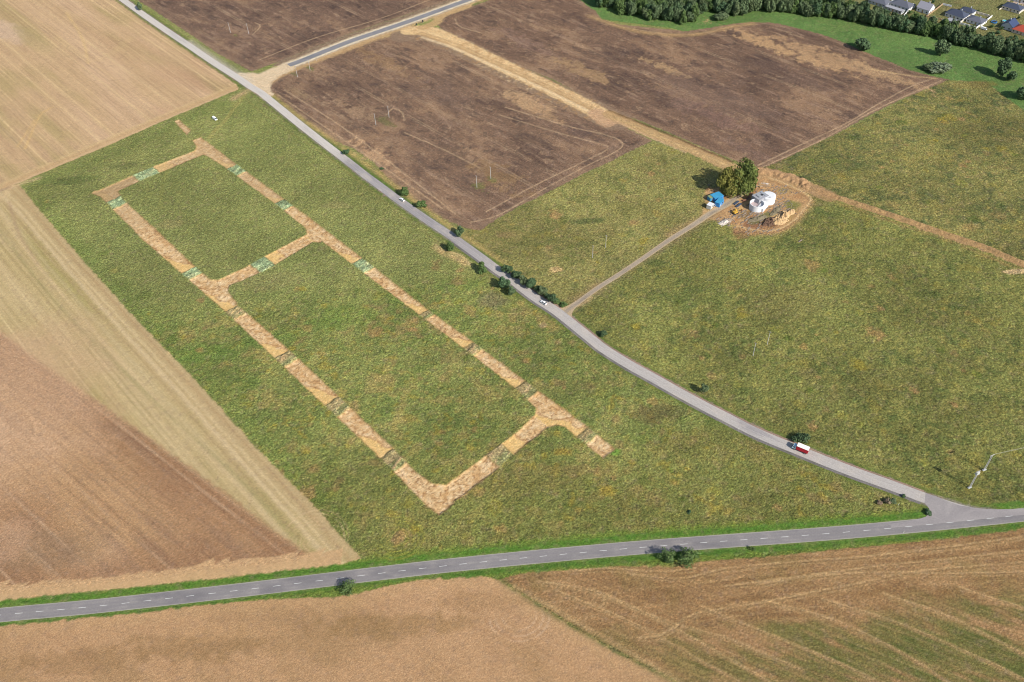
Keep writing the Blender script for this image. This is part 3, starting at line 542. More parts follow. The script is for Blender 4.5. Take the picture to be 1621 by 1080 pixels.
    # ---- stripped earth strips with turf baulks
    if fine:
        lo = np.vstack(list(STRIPS.values())).min(0) - 6; hi = np.vstack(list(STRIPS.values())).max(0) + 6
        I = np.nonzero((X > lo[0]) & (X < hi[0]) & (Y > lo[1]) & (Y < hi[1]))[0]
        x, y = X[I], Y[I]; ss, bal, bi, cut, _, _ = strip_sd(x, y)
        depth = 0.55
        z[I] = z[I] * (1 - sstep(-0.6, 0.2, cut)) - depth * sstep(0.0, 0.75, cut)
        u, v = rot(x, y, math.atan2(LD[1], LD[0]))
        # position along the strip since the previous baulk (0 .. 1 at the south-east end)
        def seglen(us):
            return us
        k0 = cut > -0.05
        crk = np.abs(fbm(x, y, 3.0, 3, 95)); f5 = fbm(x, y, 5, 3, 96); f1_ = fbm(x, y, 1.6, 2, 97)
        bc = np.array([(b.mean(0)) for b in BQ])
        smo = np.full(len(x), 99., np.float32)
        vc = np.zeros(len(x), np.float32); bu, bv = rot(bc[:, 0], bc[:, 1], math.atan2(LD[1], LD[0]))
        for i, (c, hl_, fam) in enumerate(BAULK):
            if fam == 'L':
                dd = (bu[i] - hl_) - u; ok = (np.abs(v - bv[i]) < 9) & (dd > -1); vc = np.where(ok & (dd < smo), v - bv[i], vc); smo = np.where(ok, np.minimum(smo, dd), smo)
            else:
                dd = (v - (bv[i] + hl_)); ok = (np.abs(u - bu[i]) < 9) & (dd > -1); smo = np.where(ok, np.minimum(smo, dd), smo)
        lside = np.where(np.abs(bv[:, None]).min() > -1, 0, 0)
        cc = np.tile(alb(226, 190, 142).astype(np.float32), (len(x), 1))
        def m2(a, c):
            nonlocal cc
            a = np.clip(a, 0, 1)[:, None].astype(np.float32); cc = cc * (1 - a) + np.asarray(c, np.float32) * a
        m2(sstep(0.0, 0.9, f5) * .6, alb(244, 214, 168)); m2(sstep(0.0, .9, -f5) * .5, alb(216, 172, 118)); m2(sstep(.0, .8, f1_) * .45, alb(246, 222, 186)); m2(sstep(0.0, .8, -f1_) * .45, alb(182, 138, 92)); m2(sstep(0.14, 0.02, crk) * .75, alb(148, 108, 72))
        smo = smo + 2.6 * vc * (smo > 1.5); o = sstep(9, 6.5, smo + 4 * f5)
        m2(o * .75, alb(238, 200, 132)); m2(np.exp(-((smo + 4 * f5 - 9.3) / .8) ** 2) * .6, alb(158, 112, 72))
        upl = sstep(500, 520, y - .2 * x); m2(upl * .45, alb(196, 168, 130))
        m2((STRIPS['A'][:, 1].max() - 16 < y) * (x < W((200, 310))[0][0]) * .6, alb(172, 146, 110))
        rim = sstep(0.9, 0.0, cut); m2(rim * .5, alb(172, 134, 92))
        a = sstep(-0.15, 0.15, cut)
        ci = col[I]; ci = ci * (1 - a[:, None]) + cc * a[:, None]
        # turf baulks inside the strips
        inb = sstep(-0.3, 0.6, np.minimum(ss, bal)) 
        isg = np.isin(bi, list(GREENB)); ridge = fbm(u * 1.6 + v * .5, v * 0.4, 3.0, 3, 98)
        gcol = np.where(isg[:, None], alb(166, 186, 142), alb(156, 156, 108)).astype(np.float32)
        gcol = gcol * (1 + 0.45 * ridge[:, None] + 0.3 * f1_[:, None])
        tint2 = sstep(0.1, 0.7, ridge + .3 * f5)[:, None] * np.where(isg, .3, .95)[:, None]; tint2 = np.maximum(tint2, (sstep(0.35, -.1, (u - bu[bi]) / 4.0 + .3 * f5) * np.where(isg, 0, .55))[:, None])
        gcol = gcol * (1 - tint2) + alb(198, 168, 128).astype(np.float32) * tint2
        ci = ci * (1 - inb[:, None] * .95) + gcol * inb[:, None] * .95
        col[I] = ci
        z[I] += inb * (0.22 + 0.35 * ridge + .12 * f1_)
        g = W([(276, 192), (302, 214)]);
        near_g = (x < W((303, 215))[0][0] + 2) & (y > W((303, 215))[0][1] - 2) & (y > 560)
        r_ = reg[I]; r_[cut > 0.0] = REG.index('cut'); reg[I] = r_
    # every square metre a little different
    if fine:
        jr = np.random.default_rng(77); amp = np.zeros(len(REG), np.float32)
        for k_, a_ in dict(meadow=.17, M2=.18, M3=.20, M4=.24, M5=.12, M6=.18, F1=.06, F2=.06, F3=.12, G1=.13, G2=.15, G3=.14, F4=.09, F5=.16, verge=.14, cut=.10, dirt=.12).items(): amp[REG.index(k_)] = a_
        q_ = jr.standard_normal((n, 2)).astype(np.float32).clip(-2.2, 2.2); am_h = .22; am = amp[reg]
        col = col * np.exp(am * q_[:, 0])[:, None] * np.stack([1 + am * am_h * q_[:, 1], np.ones(n), 1 - am * .2 * q_[:, 1]], 1)
        z = z + np.where(isM, .055, np.where(np.isin(reg, (4, 5, 6, 13)), .03, 0.012)).astype(np.float32) * jr.standard_normal(n).astype(np.float32).clip(-2, 2) * near
    # spoil berms
    if fine:
        for pts, wd, h in (([(1195, 270), (1215, 272), (1239, 279), (1262, 286), (1276, 294)], 5.0, 2.2), ([(1276, 294), (1304, 305), (1356, 322), (1408, 339), (1460, 357), (1512, 375), (1564, 393), (1616, 415), (1760, 468)], 2.3, 1.3), ([(965, 176), (1007, 192), (1059, 213), (1111, 236), (1160, 256)], 1.6, 0.8), ([(975, 186), (1033, 212), (1085, 234), (1140, 258)], 2.2, 0.6)):
            P = smooth(W(pts), 3); d, _, _ = polydist(X, Y, P, closed=False, pad=wd * 2)
            hh = np.clip(1 - (d / wd) + 0.25 * ed + 0.2 * sml, 0, 1); z = z * (1 - sstep(0, .3, hh)) + sstep(0, 1, hh) * h
            if wd > 2.3: mix(sstep(0.1, 0.5, hh) * .6, alb(190, 152, 116))
    return np.clip(col, 0.004, 0.9), z, reg

# ------------------------------------------------------------------ build the ground
foot = W([(-45, -28), (1666, -28), (1690, 1130), (-70, 1130)])
xs = np.arange(foot[:, 0].min(), foot[:, 0].max(), 0.68)
ys = []; yy = foot[:, 1].min()
while yy < foot[:, 1].max():
    ys.append(yy); yy += 0.5 + 0.45 * (yy - 140) / 700
ys = np.array(ys)
GX, GY = np.meshgrid(xs, ys)
fd, _, _ = polydist(GX.ravel().astype(np.float32), GY.ravel().astype(np.float32), foot, pad=1)
keep = (fd > 0).reshape(GX.shape)
fk = keep[:-1, :-1] & keep[1:, :-1] & keep[:-1, 1:] & keep[1:, 1:]
vid = -np.ones(GX.shape, np.int64)
used = np.zeros(GX.shape, bool)
used[:-1, :-1] |= fk; used[1:, :-1] |= fk; used[:-1, 1:] |= fk; used[1:, 1:] |= fk
vid[used] = np.arange(used.sum())
VX = GX[used].astype(np.float32); VY = GY[used].astype(np.float32)
VX += rng.uniform(-.12, .12, VX.shape).astype(np.float32); VY += rng.uniform(-.1, .1, VY.shape).astype(np.float32)
# snap the mesh to the edges of the earth strips so the cut edges are crisp
_, _, _, cut, qx, qy = strip_sd(VX, VY)
sn = np.abs(cut) < 0.30
VX = np.where(sn, qx, VX).astype(np.float32); VY = np.where(sn, qy, VY).astype(np.float32)
COL, Z, RG = paint(VX, VY)
ii, jj = np.nonzero(fk)
F = np.stack([vid[ii, jj], vid[ii, jj + 1], vid[ii + 1, jj + 1], vid[ii + 1, jj]], 1)
FR = RG[F[:, 0]]
FRc = (RG[F] == REG.index('cut')).sum(1); FR = np.where(FRc >= 2, REG.index('cut'), FR)

def grid_mesh(name, V, F, col, mat):
    me = bpy.data.meshes.new(name); nf = len(F)
    me.vertices.add(len(V)); me.vertices.foreach_set('co', V.astype(np.float32).ravel())
    me.loops.add(nf * 4); me.loops.foreach_set('vertex_index', F.astype(np.int32).ravel())
    me.polygons.add(nf); me.polygons.foreach_set('loop_start', np.arange(0, nf * 4, 4, dtype=np.int32))
    me.polygons.foreach_set('use_smooth', np.ones(nf, bool))
    at = me.color_attributes.new('tint', 'FLOAT_COLOR', 'POINT')
    at.data.foreach_set('color', np.c_[col, np.ones(len(col))].astype(np.float32).ravel())
    me.materials.append(mat); me.update()
    o = bpy.data.objects.new(name, me); S.collection.objects.link(o); return o

GM = {
 'meadow': ground_mat('meadow_grass', speck=0.7, sscale=0.85, bump=0.6, hue=((160, 156, 88), .3), fine=0.75),
 'F1': ground_mat('stubble_upper', ANG['F1'], 0.22, 0.16, 0.8, 0.10, fine=.25), 'F2': ground_mat('stubble_side', ANG['F2'], 0.20, 0.14, 0.8, 0.10, fine=.2),
 'F3': ground_mat('harrowed_soil', ANG['F3'], 0.22, 0.30, 1.1, 0.15, fine=.5), 'G': ground_mat('dark_soil', ANG['G'], 0.30, 0.38, 0.9, 0.22, fine=.6),
 'F4': ground_mat('light_soil', ANG['F4'], 0.10, 0.26, 1.2, 0.12, fine=.5), 'F5': ground_mat('stubble_regrowth', ANG['F5'], 0.3, 0.40, 1.0, 0.22, fine=.55),
 'verge': ground_mat('verge_grass', speck=0.45, sscale=1.0, bump=0.3, fine=.5), 'cut': ground_mat('bare_clay', ANG['M'], 0.12, 0.20, 1.1, 0.15, fine=.3),
 'dirt': ground_mat('loose_earth', ANG['G'], 0.12, 0.35, 0.9, 0.3, fine=.4), 'lush': ground_mat('lush_grass', speck=0.35, sscale=0.7, bump=0.3, fine=.35),
 'bush': ground_mat('weedy_grass', speck=0.75, sscale=0.8, bump=0.55, hue=((156, 146, 84), .4), fine=0.6),
}
NAMES = {'meadow': 'meadow', 'F1': 'field', 'F2': 'field', 'F3': 'field', 'G1': 'field', 'G2': 'field', 'G3': 'field', 'M2': 'meadow', 'M3': 'meadow', 'M4': 'meadow', 'M5': 'meadow', 'M6': 'ground', 'F4': 'field', 'F5': 'field', 'verge': 'verge', 'cut': 'earth_strips', 'dirt': 'dirt_track'}
GLAB = {'meadow': 'green meadow holding the rectangular grid of bare strips', 'F1': 'pale stubble field filling the upper left corner', 'F2': 'pale tramlined stubble band between brown soil and the meadow', 'F3': 'brown harrowed wedge of soil above the asphalt road on the left',
 'G1': 'dark ploughed field above the new road at the top', 'G2': 'dark ploughed field between the pale road and the haul track', 'G3': 'large dark ploughed field below the belt of trees', 'M2': 'meadow wedge between ploughed field and access track', 'M3': 'large weedy meadow right of the pale road',
 'M4': 'weedy meadow beyond the pipeline berm on the right', 'M5': 'bright green grass strip in front of the tree belt', 'M6': 'village plots and rough field behind the tree belt', 'F4': 'reddish bare field below the asphalt road', 'F5': 'patchy brown and green stubble field at lower right',
 'verge': 'green grass verges along both roads', 'cut': 'stripped tan clay strips laid out as a ladder in the meadow', 'dirt': 'trampled tan earth of haul track, pipeline strip and building site'}
for r, key in enumerate(REG):
    f = F[FR == r]
    if not len(f): continue
    u_, inv = np.unique(f, return_inverse=True)
    mat = GM.get(key) or (GM['G'] if key[0] == 'G' else GM['lush'] if key in ('M5',) else GM['bush'])
    o = grid_mesh(NAMES[key], np.c_[VX[u_], VY[u_], Z[u_]], inv.reshape(f.shape), COL[u_], mat)
    o['kind'] = 'structure'; o['label'] = GLAB[key]
# one coarse sheet under and far around it, out to the horizon
cx_ = np.concatenate([np.arange(-6000, -1000, 250), np.arange(-1000, 1000, 9), np.arange(1000, 6001, 250)]); cy_ = np.concatenate([np.arange(-3000, -200, 200), np.arange(-200, 1500, 9), np.arange(1500, 8000, 250)])
CX, CY = np.meshgrid(cx_, cy_); cc_, cz_, _ = paint(CX.ravel().astype(np.float32), CY.ravel().astype(np.float32), fine=False)
ny_, nx_ = CX.shape; idg = np.arange(nx_ * ny_).reshape(ny_, nx_)
CF = np.stack([idg[:-1, :-1], idg[:-1, 1:], idg[1:, 1:], idg[1:, :-1]], -1).reshape(-1, 4)
o = grid_mesh('terrain', np.c_[CX.ravel(), CY.ravel(), np.full(CX.size, -1.1)], CF, cc_, GM['meadow']); o['kind'] = 'structure'; o['label'] = 'open farmland continuing to the horizon'

# ------------------------------------------------------------------ roads
COLN = S.collection
def link(o): COLN.objects.link(o); return o
def struct(o, label=None):
    o['kind'] = 'structure'
    if label: o['label'] = label
    return o

def ribbon(name, C, a, b, z, mat, tint, nac=10, parent=None):
    """strip of road surface along C from offset a to offset b (left is +); tint(s, t, x, y) gives its colour"""
    T = np.gradient(C, axis=0); T /= np.linalg.norm(T, axis=1)[:, None]; Nn = np.c_[-T[:, 1], T[:, 0]]
    s = np.r_[0, np.cumsum(np.linalg.norm(np.diff(C, axis=0), axis=1))]
    a = np.broadcast_to(a, s.shape); b = np.broadcast_to(b, s.shape)
    t = np.linspace(0, 1, nac + 1)
    off = a[:, None] + (b - a)[:, None] * t
    P = C[:, None] + Nn[:, None] * off[..., None]
    n, k = off.shape; ids = np.arange(n * k).reshape(n, k)
    Fq = np.stack([ids[:-1, :-1], ids[:-1, 1:], ids[1:, 1:], ids[1:, :-1]], -1).reshape(-1, 4)
    X = P[..., 0].ravel(); Y = P[..., 1].ravel()
    sd_ = np.repeat(s, k)
    c = tint(sd_, off.ravel(), X, Y)
    # quads wound to face up
    v = P[0, -1] - P[0, 0]; tt = T[0]
    if v[0] * tt[1] - v[1] * tt[0] < 0: Fq = Fq[:, ::-1]
    o = grid_mesh(name, np.c_[X, Y, np.full(X.shape, z)], Fq, c, mat)
    if parent: o.parent = parent
    return o

def tintf(base, lo, hi, size=18, edge=None, ew=0.3, half=3.5, tracks=None, seed=0):
    def f(s, t, x, y):
        c = np.tile(alb(*base), (len(s), 1)); n1 = fbm(s, t * 3, size, 3, 120 + seed); n2 = fbm(s, t * 1.5, 4, 3, 121 + seed)
        c = c * (1 - sstep(0, .9, n1)[:, None] * .7) + alb(*lo) * sstep(0, .9, n1)[:, None] * .7
        c = c * (1 - sstep(0, .9, -n2)[:, None] * .5) + alb(*hi) * sstep(0, .9, -n2)[:, None] * .5
        if tracks is not None:
            for tp in (-1.75 - .8, -1.75 + .8, 1.75 - .8, 1.75 + .8):
                k = (np.exp(-((t - tp) / 0.35) ** 2) * .4)[:, None]; c = c * (1 - k) + alb(*tracks) * k
        if edge is not None:
            k = sstep(half - ew * 2, half - ew * .3, np.abs(t) + 0.15 * n2)[:, None] * .8; c = c * (1 - k) + alb(*edge) * k
        return c
    return f
SIDE_ANG = dirang((594, 289), (766, 411))
GM['asphalt'] = ground_mat('asphalt', speck=0.14, sscale=1.5, bump=0.02, fine=.15)
GM['concrete'] = ground_mat('worn_pale_asphalt', SIDE_ANG, 0.14, speck=0.16, sscale=1.0, bump=0.02, fine=.2, rowscale=(0.04, 1.6))
GM['gravel'] = ground_mat('roadside_gravel', speck=0.35, sscale=1.5, bump=0.1, fine=.4)
main_road = struct(ribbon('road', MAINW, -3.45, 3.45, 0.07, GM['asphalt'], tintf((152, 148, 150), (128, 125, 130), (178, 172, 170), edge=(192, 190, 172), half=3.45, ew=.25, tracks=(142, 138, 146)), 16), 'two lane grey asphalt road crossing the lower part with dashed centre line')

def sidetint(s, t, x, y):
    c = np.tile(alb(196, 190, 188), (len(s), 1)).astype(float); n1 = fbm(s, t * 4, 22, 3, 130); n2 = fbm(s, t * 1.5, 5, 3, 131)
    y1, y2, y3, y4 = (W(q_)[0][1] for q_ in ((820, 450), (740, 392), (570, 270), (520, 232)))
    up = sstep(y1, y2, y)[:, None]; c = c * (1 - up) + alb(176, 171, 174) * up
    top = sstep(y3, y4, y)[:, None]; c = c * (1 - top) + alb(218, 211, 206) * top
    bx = sstep(.1, .7, n1)[:, None] * (.6 - .35 * top); c = c * (1 - bx) + alb(156, 152, 158) * bx
    bx = sstep(.1, .8, -n2)[:, None] * .5; c = c * (1 - bx) + alb(212, 202, 194) * bx
    for tp, a, cc in ((0.0, .55, (222, 218, 214)), (-1.3, .35, (214, 210, 206)), (0.35, .4, (150, 144, 150))):
        k = (np.exp(-((t - tp + .2 * n1) / .16) ** 2) * a * np.clip(.6 + n2, 0, 1))[:, None]; c = c * (1 - k) + alb(*cc) * k
    return c
side_road = struct(ribbon('road', SIDEW, -3.1, 3.0, 0.066, GM['concrete'], sidetint, 24), 'pale worn side road running diagonally between the meadow and the fields')
k0 = np.argmin(np.hypot(*(SIDEW - W((720, 378))[0]).T)); 
gv = ribbon('gravel_shoulder', SIDEW[k0:-14], -4.6, -3.1, 0.055, GM['gravel'], tintf((132, 128, 128), (110, 108, 100), (160, 154, 146), 7, seed=3), 4, side_road)
gv2 = ribbon('gravel_shoulder', SIDEW[k0 + 20:-14], 3.0, 4.0, 0.055, GM['gravel'], tintf((164, 138, 126), (140, 128, 108), (184, 160, 140), 7, seed=4), 3, side_road)
new_road = struct(ribbon('road', NEWW, -3.2, 3.2, 0.06, GM['asphalt'], tintf((146, 146, 152), (128, 130, 138), (172, 168, 172), 14, edge=(196, 190, 182), half=3.2, ew=.3, seed=6), 14), 'new grey asphalt road with bright gravel edges near the top')
wv = 1.7 + 1.3 * np.linspace(0, 1, len(TRKW)) ** 3 + 4.0 * np.exp(-np.arange(len(TRKW)) * 2 / 3.5)
track = struct(ribbon('road', TRKW, -wv, wv, 0.062, GM['gravel'], tintf((176, 162, 146), (150, 138, 126), (206, 188, 166), 9, seed=7, edge=(204, 180, 146), half=1.8, ew=.5), 8), 'narrow gravel access track leading up to the building site')

def flat_poly(name, P, z, mat, tint, parent=None, sub=3):
    bm = bmesh.new(); vs = [bm.verts.new((float(x), float(y), z)) for x, y in P]; f = bm.faces.new(vs)
    if f.normal.z < 0: f.normal_flip()
    bmesh.ops.triangulate(bm, faces=bm.faces[:]); bmesh.ops.subdivide_edges(bm, edges=bm.edges[:], cuts=sub, use_grid_fill=False)
    bm.normal_update()
    for f in bm.faces:
        if f.normal.z < 0: f.normal_flip()
    me = bpy.data.meshes.new(name); bm.to_mesh(me); bm.free()
    co = np.zeros(len(me.vertices) * 3, np.float32); me.vertices.foreach_get('co', co); co = co.reshape(-1, 3)
    at = me.color_attributes.new('tint', 'FLOAT_COLOR', 'POINT'); c = tint(co[:, 0], co[:, 1], co[:, 0], co[:, 1])
    at.data.foreach_set('color', np.c_[c, np.ones(len(c))].astype(np.float32).ravel()); me.materials.append(mat)
    o = bpy.data.objects.new(name, me); link(o)
    if parent: o.parent = parent
    return o
JP = W([(1465, 781), (1482, 786), (1500, 794), (1519, 800.5), (1535, 803), (1552, 805.3), (1574, 806.6), (1621, 806), (1720, 797), (1720, 806), (1597, 817.6), (1504, 827.3), (1410, 836), (1411, 829.3), (1433, 826.2), (1452, 822.5), (1465, 818.5), (1471.5, 812.5), (1471, 806), (1467, 800.5), (1463.5, 797)])
jn = flat_poly('junction_surface', JP, 0.078, GM['asphalt'], tintf((172, 166, 168), (154, 149, 153), (188, 182, 182), 14, seed=9), main_road)

def mesh_obj(name, verts, faces, mat, parent=None, loc=None, rz=0, smooth_=False):
    me = bpy.data.meshes.new(name); me.from_pydata([tuple(map(float, v)) for v in verts], [], faces); me.materials.append(mat); me.update()
    if smooth_: me.polygons.foreach_set('use_smooth', [True] * len(me.polygons))
    o = bpy.data.objects.new(name, me); link(o)
    if parent: o.parent = parent
    if loc is not None: o.location = loc
    o.rotation_euler = (0, 0, rz); return o

M_WHITE = plain('road_paint', (.60, .59, .56), .7, .35, 1.2)
DASH = []
for ox, pts in ((0, [(115, 660), (242, 650), (372, 639), (502, 626), (633, 612), (766, 600), (900, 583), (1032, 570), (1162, 553), (1296, 538), (1427, 523), (1560, 507)]),
                (400, [(147, 491), (275, 476), (407, 461), (535, 444), (662, 431), (788, 415), (912, 401), (1038, 387), (1162, 373), (1285, 360), (1408, 346), (1530, 334)]),
                (800, [(110, 322), (232, 310), (355, 299), (477, 288), (598, 277), (720, 266), (842, 257), (966, 247), (1090, 237), (1210, 229), (1333, 219), (1456, 211), (1580, 202)])):
    DASH += [(ox + a / 3.857, 800 + b / 3.857) for a, b in pts]
DASH += [(1200 + a / 3.85, 800 + b / 3.85) for a, b in [(163, 193), (288, 184), (413, 175), (538, 165), (665, 154), (790, 142), (918, 130), (1045, 118), (1170, 105), (1295, 91), (1415, 80), (1530, 69)]]
DASH += [(-4, 974), (1631, 813.5)]
vs, fs = [], []
for i, d in enumerate(DASH):
    p = W(d)[0]; k = int(np.argmin(np.hypot(*(MAINW - p).T))); k = min(max(k, 1), len(MAINW) - 2)
    t = MAINW[k + 1] - MAINW[k - 1]; t /= np.linalg.norm(t); n_ = np.array([-t[1], t[0]])
    p = MAINW[k] + t * ((p - MAINW[k]) @ t); b = len(vs)
    for sx, sy in ((-1.6, -.09), (1.6, -.09), (1.6, .09), (-1.6, .09)): q = p + t * sx + n_ * sy; vs.append((q[0], q[1], 0.084))
    fs.append((b, b + 1, b + 2, b + 3))
mesh_obj('centre_line', vs, fs, M_WHITE, main_road)

# ------------------------------------------------------------------ object helpers
def tag(o, label, cat, group=None):
    o['label'] = label; o['category'] = cat
    if group: o['group'] = group
    return o
def empty(name, loc, rz=0.0):
    o = bpy.data.objects.new(name, None); link(o); o.location = loc; o.rotation_euler = (0, 0, rz); o.empty_display_size = .5; return o

class MB:
    def __init__(s): s.v = []; s.f = []
    def box(s, x0, x1, y0, y1, z0, z1, tx=0., ty=0.):
        b = len(s.v)
        for z, k in ((z0, 0), (z1, 1)):
            for x, y in ((x0, y0), (x1, y0), (x1, y1), (x0, y1)):
                cx, cy = (x0 + x1) / 2, (y0 + y1) / 2
                s.v.append((x + (cx - x) * tx * k, y + (cy - y) * ty * k, z))
        s.f += [tuple(b + i for i in q) for q in ((3, 2, 1, 0), (4, 5, 6, 7), (0, 1, 5, 4), (1, 2, 6, 5), (2, 3, 7, 6), (3, 0, 4, 7))]; return s
    def prism(s, prof, y0, y1, inset=None):
        """side outline in x,z (counter-clockwise seen from -y) extruded over y"""
        b = len(s.v); n = len(prof)
        for yi, y in enumerate((y0, y1)):
            for j, (x, z) in enumerate(prof):
                ins = (inset[j] if inset else 0) * (1 if yi == 0 else -1); s.v.append((x, y + ins, z))
        s.f.append(tuple(b + i for i in range(n))); s.f.append(tuple(b + n + i for i in reversed(range(n))))
        for i in range(n): j = (i + 1) % n; s.f.append((b + j, b + i, b + n + i, b + n + j))
        return s
    def cyl(s, a, b_, r0, r1, seg=10, cap=True):
        a = Vector(a); b_ = Vector(b_); d = (b_ - a).normalized(); u = d.orthogonal().normalized(); v = d.cross(u); k = len(s.v)
        for p, r in ((a, r0), (b_, r1)):
            for i in range(seg):
                t = 2 * math.pi * i / seg; s.v.append(tuple(p + u * math.cos(t) * r + v * math.sin(t) * r))
        for i in range(seg): j = (i + 1) % seg; s.f.append((k + i, k + j, k + seg + j, k + seg + i))
        if cap: s.f.append(tuple(k + i for i in reversed(range(seg)))); s.f.append(tuple(k + seg + i for i in range(seg)))
        return s
    def build(s, name, mat, parent=None, loc=None, rz=0, smooth_=False):
        return mesh_obj(name, s.v, s.f, mat, parent, loc, rz, smooth_)

# ------------------------------------------------------------------ trees
def leafmat(name, c1, c2, c3):
    mt, nt, b = newmat(name, 0.75, 0.15)
    tc = N(nt, 'ShaderNodeTexCoord'); oi = N(nt, 'ShaderNodeObjectInfo')
    f = noise_out(nt, tc.outputs['Object'], 3.2, 4, 0.75)
    k = mathn(nt, 'MULTIPLY', mathn(nt, 'SUBTRACT', f, 0.36), 3.4, True)
    mx = N(nt, 'ShaderNodeMix', data_type='RGBA'); nt.links.new(k, mx.inputs[0]); mx.inputs[6].default_value = (*c1, 1); mx.inputs[7].default_value = (*c2, 1)
    mx2 = N(nt, 'ShaderNodeMix', data_type='RGBA'); nt.links.new(mathn(nt, 'MULTIPLY', oi.outputs['Random'], 0.7), mx2.inputs[0]); nt.links.new(mx.outputs[2], mx2.inputs[6]); mx2.inputs[7].default_value = (*c3, 1)
    nt.links.new(mx2.outputs[2], b.inputs['Base Color']); return mt
LEAF = {'grey': leafmat('grey_green_leaves', (.055, .098, .045), (.165, .22, .105), (.12, .15, .07)),
        'dark': leafmat('dark_green_leaves', (.036, .080, .040), (.105, .165, .075), (.08, .115, .05)),
        'yellow': leafmat('yellow_green_leaves', (.085, .10, .024), (.30, .28, .07), (.21, .20, .05)),
        'fresh': leafmat('fresh_green_leaves', (.045, .090, .026), (.150, .210, .070), (.09, .14, .045)),
        'pale': leafmat('pale_silver_leaves', (.10, .14, .08), (.24, .29, .17), (.17, .21, .12)),
        'pink': leafmat('dry_pinkish_seedheads', (.16, .11, .07), (.38, .28, .19), (.27, .22, .13))}
BARK = plain('bark', (.10, .075, .055), .9, .4, 3.0)

def crown_mesh(name, seed, n, mat, lobes=9, flat=1.0, leaf=0.15, low=-0.75, spread=.62):
    """unit-radius crown: lobes of leaf clumps with gaps between, thinner towards the outline"""
    r = np.random.default_rng(seed)
    cs = []; 
    for i in range(lobes):
        a = r.uniform(0, 6.28); e = r.uniform(low * .7, .75); q = r.uniform(.25, spread)
        cs.append((math.cos(a) * q * math.sqrt(max(.1, 1 - e * e)) * 1.3, math.sin(a) * q * math.sqrt(max(.1, 1 - e * e)) * 1.3, e * .85, r.uniform(.26, .50)))
    cs.append((0, 0, 0, .6)); cs.append((r.uniform(-.2, .2), r.uniform(-.2, .2), .45, .42)); cs = np.array(cs)
    pick = r.choice(len(cs), n, p=cs[:, 3] ** 2 / (cs[:, 3] ** 2).sum())
    d = r.normal(size=(n, 3)); d /= np.linalg.norm(d, axis=1)[:, None]
    rad = cs[pick, 3] * (0.55 + 0.5 * r.random(n) ** .5 + .12 * (r.random(n) > .93))
    P = cs[pick, :3] + d * rad[:, None]; P[:, 2] *= flat
    P[:, 2] = np.maximum(P[:, 2], low + r.uniform(0, .1, n))
    nn = d + r.normal(size=(n, 3)) * .55; nn /= np.linalg.norm(nn, axis=1)[:, None]
    u = np.cross(nn, r.normal(size=(n, 3))); u /= np.linalg.norm(u, axis=1)[:, None]; v = np.cross(nn, u)
    L = leaf * r.uniform(.6, 1.35, n)[:, None]
    V = np.stack([P - u * L * .5 - v * L * .35, P + u * L * .6 - v * L * .3 , P + u * L * .4 + v * L * .5 - nn * L * .2, P - u * L * .55 + v * L * .4], 1).reshape(-1, 3)
    me = bpy.data.meshes.new(name); me.vertices.add(n * 4); me.vertices.foreach_set('co', V.astype(np.float32).ravel())
    me.loops.add(n * 4); me.loops.foreach_set('vertex_index', np.arange(n * 4, dtype=np.int32)); me.polygons.add(n); me.polygons.foreach_set('loop_start', np.arange(0, n * 4, 4, dtype=np.int32))
    me.materials.append(mat); me.update(); return me
def trunk_mesh(seed, base=-1.35):
    r = random.Random(seed); m_ = MB(); m_.cyl((0, 0, base), (0.03, 0.02, -.3), .085, .06, 8); m_.cyl((0.03, .02, -.3), (0, 0, .35), .06, .02, 6)
    for i in range(6):
        a = i * 1.05 + r.random(); m_.cyl((.02, .01, -.55 + .12 * i), (math.cos(a) * .5, math.sin(a) * .5, -.1 + .12 * i), .035, .008, 5)
    me = bpy.data.meshes.new('trunk'); me.from_pydata(m_.v, [], m_.f); me.materials.append(BARK); return me
TRK_ME = [trunk_mesh(i) for i in range(3)]; TRK_LOW = trunk_mesh(9, -.95)
CR = {k: [crown_mesh('crown', 40 + i * 7 + j, 1500, LEAF[k], 8 + i * 2) for i in range(3)] for j, k in enumerate(('grey', 'dark', 'fresh'))}
LEAF['lime'] = leafmat('lime_green_leaves', (.055, .085, .022), (.20, .23, .06), (.13, .16, .045))
BIG = [crown_mesh('crown', 90 + i, 5600, LEAF['yellow' if i == 0 else 'lime'], 26, leaf=.085, low=-1.0, spread=.78) for i in range(2)]
BUSH = {k: [crown_mesh('foliage', 70 + i * 5 + j, 1300, LEAF[k], 8, leaf=.15, low=-.55) for i in range(2)] for j, k in enumerate(('dark', 'pale', 'fresh', 'pink', 'grey'))}
SPARSE = [crown_mesh('crown', 120 + i, 620, LEAF['fresh' if i else 'pale'], 10, leaf=.12, spread=.85) for i in range(3)]
for me_ in SPARSE: pass

def tree(p, rad, hgt, crown, label, name='tree', cat='tree', group=None, world=False, rz=None, trunk=True, part='crown', sx=1.0, crown_low=.12):
    """crown fills from crown_low*h to h; trunk reaches the ground"""
    x, y = p if world else w1(*p)
    t = empty(name, (x, y, 0), random.uniform(0, 6.28) if rz is None else rz); tag(t, label, cat, group)
    c = bpy.data.objects.new(part, crown); link(c); c.parent = t
    vz = hgt * (1 - crown_low) / 1.75; c.location = (0, 0, hgt - vz * .95); c.scale = (rad * sx, rad / sx ** .5, vz)
    if trunk:
        me = random.choice(TRK_ME); k = bpy.data.objects.new('trunk', me); link(k); k.parent = t
        top = hgt - vz * .6; k.location = (0, 0, top * 1.35 / 1.7 - .05); k.scale = (min(rad, 4), min(rad, 4), top / 1.7)
    return t

